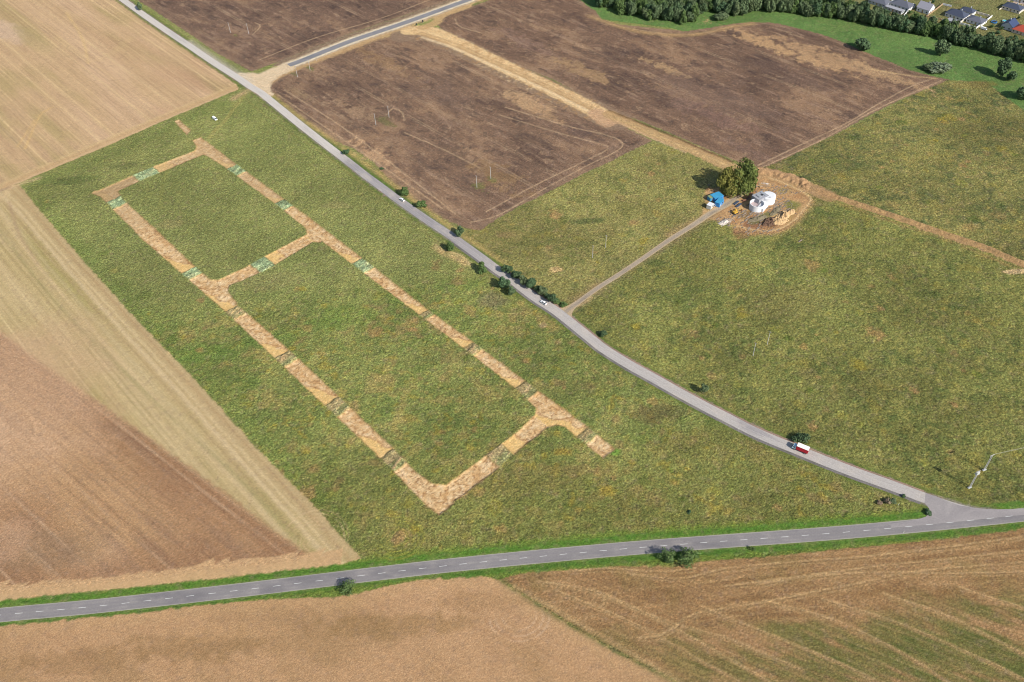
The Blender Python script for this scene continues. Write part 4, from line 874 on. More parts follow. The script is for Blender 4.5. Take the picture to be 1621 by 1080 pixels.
# big pair over the building site and the bushes under it
tree((1154, 304), 8.0, 19, BIG[0], 'tall yellow-green tree, left of the pair beside the building site', crown_low=.0, rz=.4)
tree((1174, 302), 8.6, 20.5, BIG[1], 'tall fresh green tree, right of the pair beside the building site', crown_low=.0, rz=2.0)
tree((1184.5, 288), 3.0, 6, BUSH['dark'][0], 'round dark green bush under the right hand tall tree', 'bush', 'bush', trunk=False, part='foliage', crown_low=0)
tree((1170, 303), 4.5, 4.5, BUSH['grey'][0], 'grey-green shrub below the pair of tall trees', 'bush', 'bush', trunk=False, part='foliage', crown_low=0)
tree((1160, 307), 3.8, 4.5, BUSH['fresh'][0], 'leafy shrub at the foot of the yellow-green tall tree', 'bush', 'bush', trunk=False, part='foliage', crown_low=0)
RT = [  # base px, radius, height, kind, label
 ((223, 16), 3.2, 7.5, 'grey', 'lone roadside tree at the top of the pale road beside the dark field'),
 ((549, 244), 2.6, 3.6, 'dark', 'small dark roadside tree between the pale road and the ploughed field corner'),
 ((640, 309), 2.9, 6.6, 'fresh', 'slim roadside tree just above the white car on the pale road'),
 ((668, 328), 3.2, 4.6, 'fresh', 'bushy roadside tree just below the white car on the pale road'),
 ((728, 372), 3.4, 6.0, 'dark', 'dark tree right of the pale road at the tip of the ploughed field'),
 ((712, 397), 3.0, 6.2, 'fresh', 'tree left of the pale road beside the bare sandy scrape'),
 ((763, 431), 3.1, 6.4, 'fresh', 'round tree left of the pale road, upper of three below the scrape'),
 ((797, 456), 3.9, 7.0, 'dark', 'broad tree left of the pale road opposite the hedge row'),
 ((809, 468), 2.9, 6.0, 'grey', 'smaller tree left of the pale road touching a broader one'),
 ((803, 431), 3.2, 6.0, 'dark', 'first and uppermost tree of the hedge row right of the pale road'),
 ((818, 441), 3.2, 5.6, 'dark', 'second tree from the top of the hedge row'),
 ((829, 449), 3.0, 5.4, 'grey', 'third tree from the top of the hedge row'),
 ((842, 455), 3.6, 6.2, 'dark', 'tallest tree in the middle of the hedge row'),
 ((858, 467), 3.0, 5.2, 'grey', 'fifth tree from the top of the hedge row, above the white car'),
 ((873, 477), 3.3, 5.2, 'dark', 'tree near the lower end of the hedge row beside the white car'),
]
for i, (p, r_, h_, k_, lb) in enumerate(RT): tree(p, r_, h_, CR[k_][i % 3], lb, 'tree', 'tree', crown_low=.04)
for p, r_, h_, k_, lb in (((881, 480), 2.4, 3.0, 'fresh', 'low bush ending the hedge row near the track junction'), ((893, 484), 2.4, 2.2, 'fresh', 'low green bush at the corner of the access track'), ((850, 461), 2.4, 4.0, 'dark', 'dark bush filling the hedge row under its tallest tree'), ((866, 472), 2.0, 3.6, 'dark', 'dark bush low in the hedge row'),
                          ((954, 531), 2.9, 3.2, 'dark', 'dark bush right of the pale road below the access track'), ((1267, 698), 3.6, 4.4, 'dark', 'dark leafy bush beside the red and white truck'), ((1366, 79), 8.0, 8.5, 'dark', 'large round dark bush at the edge of the ploughed field by the bright grass'),
                          ((1486, 114), 9.5, 6.0, 'pale', 'broad pale grey-green shrub on the bright grass'), ((1469, 110), 5.0, 5.0, 'grey', 'smaller dark shrub at the left end of the broad pale one'), ((1145, 31), 7, 5.5, 'grey', 'grey-green bush on the grass in front of the tree belt'),
                          ((1600, 128), 4.6, 8.0, 'dark', 'dark bush leaning against the lone tree near the right edge'), ((1413, 796), 2.0, 2.4, 'grey', 'small grey-green bush near the road junction'), ((1404, 796), 1.9, 2.0, 'pink', 'dry pinkish bush near the road junction'), ((1391, 797), 1.5, 1.4, 'pink', 'low dry pinkish bush left of the junction bushes'),
                          ((1468, 812), 1.7, 1.6, 'dark', 'low dark bush on the grass tip of the road junction'), ((1430, 786), 1.0, 1.2, 'dark', 'tiny dark bush right of the pale road near the junction'), ((1091, 812), 1.0, 1.2, 'dark', 'tiny dark bush alone in the meadow above the asphalt road'), ((605, 268), 1.2, 1.4, 'dark', 'tiny bush on the left verge of the pale road')):
    tree(p, r_, h_, BUSH[k_][int(r_) % 2], lb, 'bush', 'bush', trunk=False, part='foliage', crown_low=0, sx=1.0)
tree((1113, 623), 2.3, 5.6, CR['grey'][1], 'slender tree with a visible trunk right of the pale road in the east meadow', crown_low=.2)
tree((1488, 88), 6.2, 13, CR['grey'][0], 'round tree standing just in front of the tree belt', crown_low=.02)
tree((1583, 121), 6.2, 13.5, CR['dark'][2], 'lone dark tree on the bright grass near the right edge', crown_low=.02)
tree((1625, 158), 7.5, 11, CR['dark'][0], 'dark tree cut by the right edge of the picture', crown_low=.02)
for p, r_, h_, k_, lb in (((550, 934), 3.4, 5.6, 1, 'thin young tree alone beside the asphalt road on the left'), ((1056, 887), 3.9, 6.2, 2, 'left one of two leafy trees beside the asphalt road'), ((1087, 886), 4.4, 6.8, 1, 'right one of two leafy trees beside the asphalt road'), ((1192, 871), 1.1, 2.4, 1, 'tiny sapling beside the asphalt road, right of the two trees')):
    tree(p, r_, h_, SPARSE[k_], lb, crown_low=.02); 
    if r_ > 3: tree((p[0] + 1, p[1] + 1), r_ * .62, h_ * .55, BUSH['fresh'][0], 'dense young growth round the foot of ' + ('the thin young tree' if p[0] < 600 else 'the left roadside tree' if p[0] < 1070 else 'the right roadside tree') + ' by the asphalt road', 'bush', 'bush', trunk=False, part='foliage', crown_low=0)

# tree belt along the stream
FR_ = np.array([(955, 13), (981, 24), (1025, 32), (1059, 38), (1088, 41), (1106, 32), (1114, 19), (1171, 29), (1189, 21), (1200, 20), (1252, 23), (1304, 29.5), (1343, 34), (1382, 43), (1426, 52), (1486, 62), (1538, 80), (1590, 94), (1621, 100), (1665, 112)], float)
r9 = np.random.default_rng(5); pts = []; tries = 0
back = lambda x: np.interp(x, [955, 1110, 1180, 1290, 1340, 1400, 1665], [70, 70, 40, 26, 14, 11, 12])
while tries < 9000 and len(pts) < 290:
    tries += 1
    px = r9.uniform(948, 1660); fy = np.interp(px, FR_[:, 0], FR_[:, 1]); py = fy - r9.uniform(0, 1) * back(px) - 1.5
    if py < -7: continue
    q = W((px, py))[0]
    front = fy - py < 4
    if all((q[0] - a) ** 2 + (q[1] - b) ** 2 > (4.0 if front else 4.9) ** 2 for a, b, _ in pts): pts.append((q[0], q[1], px))
for i, (x, y, px) in enumerate(pts):
    k_ = r9.choice(['grey', 'grey', 'dark', 'fresh'])
    tree((x, y), r9.uniform(3.6, 5.4), r9.uniform(8.5, 14.0), CR[k_][int(r9.integers(3))], 'leafy tree packed into the long belt along the far edge of the bright grass', 'tree', 'tree', 'trees of the long belt', world=True, crown_low=0.0)
print('belt', len(pts))

# ------------------------------------------------------------------ power poles
M_POLE = plain('weathered_concrete', (.40, .385, .36), .8, .2, 1.0); M_STEEL = plain('galvanised_steel', (.42, .43, .44), .5, .15, 1.0, metal=.4); M_PORC = plain('porcelain', (.30, .18, .12), .3, .1); M_LGREY = plain('light_grey_paint', (.48, .49, .46), .5, .15, 1.0)
def add_pole(p, h, label, wooden=False):
    x, y = w1(*p); ang = dirang((594, 190), (615, 180)) + math.pi / 2
    t = empty('power_pole', (x, y, -.2), ang); tag(t, label, 'power pole', 'single power poles standing in pairs')
    MB().cyl((0, 0, 0), (0, 0, h + .2), .20, .12, 10).build('shaft', M_POLE, t)
    MB().box(-.9, .9, -.06, .06, h - .35, h - .2).build('crossarm', M_STEEL, t)
    for xx in (-.8, 0, .8): MB().cyl((xx, 0, h - .2 + (.2 if xx == 0 else 0)), (xx, 0, h + .12 + (.2 if xx == 0 else 0)), .07, .05, 8).build('insulator', M_PORC, t)
POLES = [((365, 52), 'left pole of the pair in the dark field at the top'), ((394, 54), 'right pole of the pair in the dark field at the top'), ((471, 122), 'left pole of the pair just below the new road'), ((491, 111.5), 'right pole of the pair just below the new road'),
 ((595, 198), 'left pole of the pair in the middle of the ploughed field'), ((616, 186), 'right pole of the pair in the middle of the ploughed field'), ((755, 297), 'left pole of the pair near the lower end of the ploughed field'), ((777, 283), 'right pole of the pair near the lower end of the ploughed field'),
 ((938, 408.3), 'left pole of the pair above the access track'), ((958.7, 392), 'right pole of the pair above the access track'), ((1192, 562.8), 'left pole of the pair in the large east meadow'), ((1214.5, 545), 'right pole of the pair in the large east meadow')]
for p, lb in POLES: add_pole(p, 9.4, 'pale power pole, ' + lb)

def h_pole(p, h, label, trafo):
    x, y = w1(*p); t = empty('double_power_pole', (x, y, -.2), math.radians(20)); tag(t, label, 'power pole')
    for s in (-.42, .42):
        MB().cyl((s * 1.3, 0, 0), (s, 0, h), .17, .12, 10).build('leg', M_POLE, t)
    mb = MB(); z = 1.0
    while z < h - .8: mb.box(-.5, .5, -.05, .05, z, z + .12); z += 1.15
    mb.build('bracing', M_STEEL, t); MB().box(-1.3, 1.3, -.12, .12, h - .45, h - .25).build('crossarm', M_LGREY, t)
    for xx in (-1.15, 0, 1.15): MB().cyl((xx, 0, h - .25), (xx, 0, h + .2), .09, .06, 8).build('insulator', M_PORC, t)
    MB().box(-1.0, 1.0, -.45, .45, 0, .5).build('footing', M_LGREY, t)
    if trafo:
        MB().box(-1.0, 1.0, -.6, .6, h - 2.2, h - 2.0).build('platform', M_STEEL, t)
        b = MB().box(-.75, .75, -.5, .5, h - 2.0, h - .7).build('transformer', M_LGREY, t)
        for xx in (-.45, .45): MB().cyl((xx, 0, h - .7), (xx, 0, h - .35), .09, .06, 8).build('bushing', M_PORC, b)
    return t
h_pole((1535, 772), 12.6, 'nearer of the double-legged power poles at lower right, carrying the transformer', True)
hp = h_pole((1558, 744), 11.4, 'farther of the double-legged power poles at lower right, where the wires end', False)
M_WIRE = plain('pale_wire', (.42, .40, .32), .5, .05)
for dx, lb in ((-1.15, 'left'), (0, 'middle'), (1.15, 'right')):
    a = Vector((hp.location.x + dx * math.cos(.35), hp.location.y + dx * math.sin(.35), 11.4)); q = w1(1736, 700); b = Vector((q[0] + dx * .9, q[1] + dx * .35, 10.5)); mb = MB(); pr = a
    for i in range(1, 13):
        t_ = i / 12; c = a.lerp(b, t_); c.z -= 1.0 * 4 * t_ * (1 - t_) * .5; mb.cyl(pr, c, .02, .02, 5, False); pr = c
    tag(mb.build('power_line', M_WIRE), lb + ' one of three pale wires running right from the farther double pole', 'wire', 'wires from the double pole')
def post(p, label, col=None, h=1.1):
    x, y = w1(*p); t = empty('roadside_post', (x, y, 0)); tag(t, label, 'marker post', 'roadside marker posts')
    MB().box(-.08, .08, -.06, .06, 0, h, .2, .2).build('post', col or M_LGREY, t); MB().box(-.085, .085, -.065, .065, h * .72, h * .86).build('reflector_band', M_PORC, t)
for p, lb in (((1430, 844), 'white marker post on the lower side of the asphalt road left of the junction'), ((1422, 800), 'white marker post between the bushes and the junction tip'), ((1168, 682), 'white marker post left of the pale road in its lower half'), ((1412, 790), 'marker post on the left of the pale road near the junction'), ((1467, 815), 'white marker post at the junction tip'),
              ((501, 97), 'white marker post at the lower side of the new road'), ((651, 26), 'white marker post at the upper side of the new road'), ((523, 73), 'white marker post at the upper side of the new road, nearer the junction'), ((670, 19), 'white marker post at the upper side of the new road, farther from the junction')): post(p, lb, h=1.6)

# ------------------------------------------------------------------ vehicles
M_TYRE = plain('tyre_rubber', (.03, .03, .03), .8, .2); M_GLASS = plain('dark_glass', (.02, .03, .04), .08, .05, spec=.6); M_CARW = plain('white_car_paint', (.80, .80, .79), .3, .03, spec=.5); M_SILV = plain('silver_car_paint', (.55, .57, .58), .3, .03, spec=.5); M_LAMP = plain('lamp_glass', (.7, .7, .65), .1, .05, spec=.6); M_REDL = plain('red_lamp_glass', (.45, .02, .02), .2, .05)
def car(p, ang, mat, label, group='passenger cars', van=False):
    x, y = w1(*p); t = empty('van' if van else 'car', (x, y, .08), ang); tag(t, label, 'van' if van else 'car', group)
    if van:
        prof = [(-2.4, .35), (2.3, .35), (2.4, .9), (2.0, 1.15), (1.4, 1.9), (-2.35, 1.95), (-2.45, 1.0)]; ins = [0, 0, .05, .05, .18, .16, 0]
    else:
        prof = [(-2.1, .3), (2.1, .3), (2.2, .6), (2.05, .8), (1.05, .95), (-1.75, 1.0), (-2.15, .9), (-2.2, .55)]; ins = [.03, .03, .1, .08, .05, .05, .08, .08]
    bd = MB().prism(prof, -.9, .9, ins).build('body', mat, t)
    if not van:
        MB().prism([(1.0, .93), (.35, 1.42), (-1.2, 1.44), (-1.8, .98)], -.86, .86, [.02, .18, .18, .02]).build('window_band', M_GLASS, t)
        MB().prism([(.40, 1.40), (.30, 1.47), (-1.15, 1.49), (-1.32, 1.42)], -.72, .72, [.05, .08, .08, .05]).build('roof', mat, t)
    else:
        MB().prism([(2.03, 1.16), (1.43, 1.86), (1.38, 1.86), (1.9, 1.16)], -.93, .93, [.1, .2, .2, .1]).build('windscreen', M_GLASS, t)
    for sx in (-1.35, 1.35):
        for sy in (-.84, .84):
            wh = MB().cyl((sx, sy - .1, .33), (sx, sy + .1, .33), .33, .33, 14).build('wheel', M_TYRE, t); MB().cyl((sx, sy - .11, .33), (sx, sy + .11, .33), .18, .18, 10).build('hubcap', M_STEEL, wh)
    for sy in (-.62, .62):
        MB().box(2.08, 2.2, sy - .2, sy + .2, .6, .74).build('headlight', M_LAMP, t); MB().box(-2.22, -2.1, sy - .18, sy + .18, .66, .86).build('tail_light', M_REDL, t)
    return t
SA = dirang((839, 464), (880, 492))
def off(p, d, al):  # move a pixel point sideways on the ground
    q = W(p)[0]; return q
car((860.5, 480.5), dirang((880.5, 492.5), (850, 473)), M_CARW, 'white car driving on the pale road below the hedge row')
car((636.5, 317.6), dirang((672, 345.6), (633, 318)), M_CARW, 'white car driving on the pale road between two small roadside trees')
car((340.5, 189.5), dirang((336, 186), (345, 192)), M_CARW, 'white van parked in the meadow near the upper end of the strips', 'passenger cars', True)
# truck
tx, ty = w1(1267, 713.5); ta = dirang((1304, 729), (1252, 707.5)); t = empty('truck', (tx, ty, .08), ta); tag(t, 'truck with red sided cargo box, white roof and pale blue cab on the side road', 'truck')
M_RED = plain('red_tarpaulin', (.42, .014, .028), .55, .18, 1.2); M_CREAM = plain('cream_roof', (.80, .76, .70), .6, .08); M_BLUEC = plain('pale_blue_paint', (.42, .58, .68), .35, .06, spec=.5); M_DARK = plain('dark_chassis', (.03, .032, .035), .7, .2)
bx = MB().box(-3.6, 2.0, -1.25, 1.25, 1.0, 3.4).build('cargo_box', M_RED, t); MB().box(-3.65, 2.05, -1.29, 1.29, 3.4, 3.52).build('roof_panel', M_CREAM, bx)
cb = MB().prism([(2.2, .6), (4.0, .6), (4.05, 1.4), (3.6, 2.5), (2.2, 2.55)], -1.1, 1.1, [0, 0, .04, .12, .12]).build('cab', M_BLUEC, t); MB().prism([(4.07, 1.45), (3.66, 2.42), (3.6, 2.42), (4.0, 1.45)], -1.0, 1.0).build('windscreen', M_GLASS, cb)
for s in (-1, 1): MB().box(2.6, 3.5, s * 1.09 - .03, s * 1.09 + .03, 1.5, 2.2).build('side_window', M_GLASS, cb)
MB().box(-3.5, 3.9, -.9, .9, .55, 1.0).build('chassis', M_DARK, t)
for sx in (-2.5, 3.1):
    for sy in (-1.05, 1.05): wh = MB().cyl((sx, sy - .16, .48), (sx, sy + .16, .48), .48, .48, 16).build('wheel', M_TYRE, t); MB().cyl((sx, sy - .17, .48), (sx, sy + .17, .48), .24, .24, 10).build('hubcap', M_STEEL, wh)
for sy in (-.8, .8): MB().box(3.98, 4.07, sy - .2, sy + .2, .8, 1.0).build('headlight', M_LAMP, t)

# ------------------------------------------------------------------ building site
M_TANKW = plain('white_membrane', (.66, .66, .66), .6, .12, .5); M_FLOOR = plain('dusty_pink_screed', (.42, .33, .32), .9, .35, .8); M_CONC = plain('grey_concrete', (.30, .30, .32), .85, .25, .8); M_BLUE = plain('blue_container_paint', (.03, .20, .50), .45, .25, .7); M_BLUEL = plain('light_blue_sheet', (.05, .27, .46), .5, .3, .6); M_GRN = plain('mossy_roof', (.22, .27, .14), .8, .4, .8); M_YEL = plain('excavator_yellow', (.50, .30, .05), .5, .3, 1.0); M_WOOD = plain('timber', (.36, .25, .15), .8, .3, 1.0); M_RUST = plain('rusty_steel', (.22, .11, .07), .8, .4, 1.2)
def ring(r0, r1, h, seg=48, z0=0):
    m_ = MB(); 
    for r, z in ((r1, z0), (r1, h), (r0, h), (r0, z0 + .5)):
        for i in range(seg): a = 2 * math.pi * i / seg; m_.v.append((r * math.cos(a), r * math.sin(a), z))
    for k in range(3):
        for i in range(seg): j = (i + 1) % seg; m_.f.append((k * seg + i, k * seg + j, (k + 1) * seg + j, (k + 1) * seg + i))
    return m_
x, y = w1(1197, 330); t = empty('open_tank', (x, y, 0)); tag(t, 'round open white tank, nearer one at the building site', 'tank')
ring(4.2, 4.6, 4.2).build('wall', M_TANKW, t, smooth_=False); MB().cyl((0, 0, 1.9), (0, 0, 2.1), 4.2, 4.2, 48).build('floor', M_FLOOR, t)
mb = MB()
for i in range(14): a = i * .45; mb.cyl((math.cos(a) * 4.3, math.sin(a) * 4.3, 2.6), (math.cos(a) * 4.3, math.sin(a) * 4.3, 3.6), .05, .05, 5)
mb.build('starter_bars', M_RUST, t)
x2, y2 = w1(1215, 319); t = empty('covered_tank', (x2, y2, 0)); tag(t, 'round white covered tank, farther one at the building site', 'tank')
MB().cyl((0, 0, 0), (0, 0, 4.7), 4.5, 4.5, 48).build('wall', M_TANKW, t); MB().cyl((0, 0, 4.7), (0, 0, 4.95), 4.55, 3.6, 48).build('roof', M_TANKW, t); MB().box(-.5, .5, -3, -2.2, 4.85, 5.25).build('hatch', M_CONC, t)
x3, y3 = w1(1202, 320); t = empty('pump_house', (x3, y3, 0), .55); tag(t, 'grey unfinished concrete block between the two round white tanks', 'building')
MB().box(-4.4, 4.0, -3.2, 3.2, 0, 5.0).build('wall', M_CONC, t); rf = MB().box(-4.5, 4.1, -3.3, 3.3, 5.0, 5.25).build('roof', M_CONC, t)
MB().box(-2.6, -.6, -1.6, 1.6, 5.25, 5.75).build('raised_slab', M_STEEL, rf); MB().box(.3, 1.4, -.9, .2, 5.25, 5.6).build('hatch', M_DARK, rf); MB().box(1.8, 3.2, -2.4, 2.4, 5.25, 5.5).build('formwork', M_STEEL, rf)
x4, y4 = w1(1207, 330); MBm = MB().box(-4.2, 4.2, -2.0, 2.0, 0, 2.8); t = tag(MBm.build('covered_channel', M_TANKW, None, (x4, y4, 0), .9), 'low white covered channel joining the two round tanks', 'building')
for p, dx, dy, h, rz, mat, roofm, lb in (((1134, 315), 3.4, 2.6, 2.9, .45, M_BLUE, M_BLUEL, 'blue site container with a light blue sheet roof, farther one'), ((1138, 324), 3.0, 1.7, 3.0, .9, M_BLUE, M_BLUEL, 'blue site container beside the access track, nearer one'), ((1126.5, 316), 2.4, 1.6, 2.6, .45, M_BLUEL, M_GRN, 'site cabin with mossy green roof left of the blue containers'), ((1123.5, 329), 1.9, 1.5, 2.7, .9, M_LGREY, M_TANKW, 'white portable cabin below the blue containers')):
    x, y = w1(*p); t = empty('site_container', (x, y, 0), rz); tag(t, lb, 'container'); MB().box(-dx, dx, -dy, dy, .1, h).build('wall', mat, t); MB().box(-dx - .1, dx + .1, -dy - .1, dy + .1, h, h + .14).build('roof', roofm, t)
    MB().box(-dx * .5, -dx * .5 + .9, -dy - .05, -dy, .15, 2.1).build('door', M_LGREY, t); MB().box(dx * .15, dx * .6, -dy - .05, -dy, 1.1, 1.9).build('window', M_GLASS, t)
    mb = MB(); 
    for k in range(int(dx * 4)): mb.box(-dx + .25 + k * .5, -dx + .33 + k * .5, dy, dy + .05, .15, h - .05)
    mb.build('corrugation', mat, t)
car((1131, 325.5), .9, M_SILV, 'dark grey car parked between the white cabin and the blue containers', 'passenger cars')
x, y = w1(1164, 338); t = empty('excavator', (x, y, 0), .5); tag(t, 'yellow-brown excavator with raised arm beside the access track', 'excavator')
for s in (-1, 1): MB().prism([(-1.7, 0), (1.7, 0), (1.9, .35), (1.6, .75), (-1.6, .75), (-1.9, .35)], s * .95 - .25, s * .95 + .25).build('track', M_DARK, t)
MB().box(-1.7, 1.1, -1.15, 1.15, .85, 1.75, .05, .05).build('body', M_YEL, t); cb = MB().box(-.1, 1.2, .1, 1.1, 1.75, 2.75, .15, .1).build('cab', M_YEL, t); MB().box(1.13, 1.2, .2, 1.0, 1.85, 2.5).build('windscreen', M_GLASS, cb)
MB().cyl((1.0, -.3, 1.5), (3.2, -.3, 3.4), .22, .18, 8).build('boom', M_YEL, t); MB().cyl((3.2, -.3, 3.4), (4.6, -.3, 1.5), .17, .13, 8).build('arm', M_YEL, t); MB().prism([(4.2, .6), (5.0, .7), (5.0, 1.5), (4.5, 1.6)], -.75, .15).build('bucket', M_RUST, t)
for k, (p, rz, lb) in enumerate((((1165.5, 322), .75, 'upper one of two dark panel stacks beside the open tank'), ((1169, 326), .75, 'lower one of two dark panel stacks beside the open tank'))):
    x, y = w1(*p); t = empty('panel_stack', (x, y, 0), rz); tag(t, lb, 'panel stack', 'panel stacks at the building site')
    MB().box(-2.6, 2.6, -.7, .7, 0, .15).build('pallet', M_WOOD, t); MB().box(-2.5, 2.5, -.62, .62, .15, .75).build('panel', plain('dark_panels', (.06, .08, .12), .4, .2), t)
def mound(p, a, b, h, rz, mat, label, seed, name='spoil_heap'):
    x, y = w1(*p); n = 34; g = np.linspace(-1, 1, n); U, V = np.meshgrid(g, g); R = np.sqrt(U ** 2 + V ** 2)
    H = np.clip(1 - R, 0, 1) ** .75 * h; nz = fbm((U * a + 50).ravel(), (V * b + 50).ravel(), 2.2, 4, seed, .65).reshape(U.shape); nz2 = fbm((U * a + 90).ravel(), (V * b + 20).ravel(), max(3., a * .5), 3, seed + 50, .6).reshape(U.shape); R = R + .38 * nz2; H = np.clip(1 - R, 0, 1) ** .75 * h * (1 + .8 * nz) + np.where(R < 1, .2 * nz, 0) - .12
    vs = np.c_[(U * a).ravel(), (V * b).ravel(), H.ravel()]; idm = np.arange(n * n).reshape(n, n); fs = np.stack([idm[:-1, :-1], idm[:-1, 1:], idm[1:, 1:], idm[1:, :-1]], -1).reshape(-1, 4).tolist()
    return tag(mesh_obj(name, vs, fs, mat, None, (x, y, 0), rz), label, 'earth heap', 'spoil heaps round the building site')
M_TANS = plain('tan_spoil', (.46, .31, .16), .95, .3, 1.2, bump=.2); M_BRNS = plain('brown_spoil', (.12, .07, .045), .95, .35, 1.2, bump=.2); M_GRNS = plain('weedy_spoil', (.17, .14, .085), .95, .7, .5, bump=.2); M_RUB = plain('pale_rubble', (.50, .44, .38), .9, .5, 2.0, bump=.2)
mound((1241, 341), 8.5, 4.0, 3.0, .75, M_TANS, 'light tan spoil heap, right of the dark one', 201); mound((1233, 350), 6.5, 4.2, 2.4, .5, M_TANS, 'light tan spoil heap, lower of the two tan ones', 202)
mound((1217, 352), 5.5, 4.2, 2.6, .3, M_BRNS, 'dark brown spoil heap below the tanks', 203); mound((1200, 346), 9, 2.6, 1.1, .35, M_GRNS, 'long weed-grown spoil bank below the open tank', 204); mound((1228, 334), 6.5, 2.2, 1.0, .75, M_GRNS, 'narrow weed-grown spoil bank above the tan heap', 205)
mound((1148, 352), 4.6, 2.2, 1.0, .5, M_RUB, 'low heap of pale rubble beside the access track', 206); mound((1140, 303), 5.0, 2.6, 1.4, .2, M_TANS, 'light tan spoil heap in front of the tall trees', 207); mound((1212, 290.5), 4.0, 1.2, .7, -.3, M_RUB, 'small pale rubble heap behind the tanks', 208)
for i, (p, L_, rz, lb) in enumerate((((1213, 295), 2.2, -.4, 'brown timber stack behind the covered tank'), ((1204, 296), 1.2, .5, 'short dark timber stack behind the concrete block'), ((1158, 311), 3.4, -.2, 'timber stack in front of the tall trees'), ((1184, 314), 1.4, .9, 'rusty steel bundle left of the concrete block'), ((1178, 318), 1.2, .2, 'rusty steel bundle nearest the open tank'))):
    x, y = w1(*p); t = empty('material_stack', (x, y, 0), rz); tag(t, lb, 'material stack', 'stacks of building material')
    for r_ in range(3):
        for c_ in range(4 - r_): MB().box(-L_, L_, -.7 + c_ * .36 + r_ * .18, -.4 + c_ * .36 + r_ * .18, r_ * .3 + .03, r_ * .3 + .3).build('beam', M_WOOD if i < 3 else M_RUST, t)
# pale kerb wall along the site road
q = W([(1159, 311), (1172, 303), (1186, 292), (1193, 286)]); mb = MB()
for a, b in zip(q[:-1], q[1:]):
    d = (b - a) / np.linalg.norm(b - a); n_ = np.array([-d[1], d[0]]) * .15; k = len(mb.v)
    for z in (0, .55):
        for c in (a - n_, b - n_, b + n_, a + n_): mb.v.append((c[0], c[1], z))
    mb.f += [tuple(k + i for i in qd) for qd in ((3, 2, 1, 0), (4, 5, 6, 7), (0, 1, 5, 4), (1, 2, 6, 5), (2, 3, 7, 6), (3, 0, 4, 7))]
tag(mb.build('low_wall', M_LGREY), 'low pale wall along the site road below the tall trees', 'wall')
# dark notice boards by the haul road
for p, h, lb in (((669.5, 37), 2.2, 'dark upright board beside the haul track entrance'), ((659.3, 41.5), 1.6, 'smaller dark upright board left of the haul track entrance')):
    x, y = w1(*p); t = empty('notice_board', (x, y, 0), .2); tag(t, lb, 'sign'); MB().box(-.5, .5, -.05, .05, .9, h + .9).build('panel', M_DARK, t)
    for s in (-.42, .42): MB().cyl((s, .09, 0), (s, .09, h + .8), .04, .04, 6).build('post', M_STEEL, t)

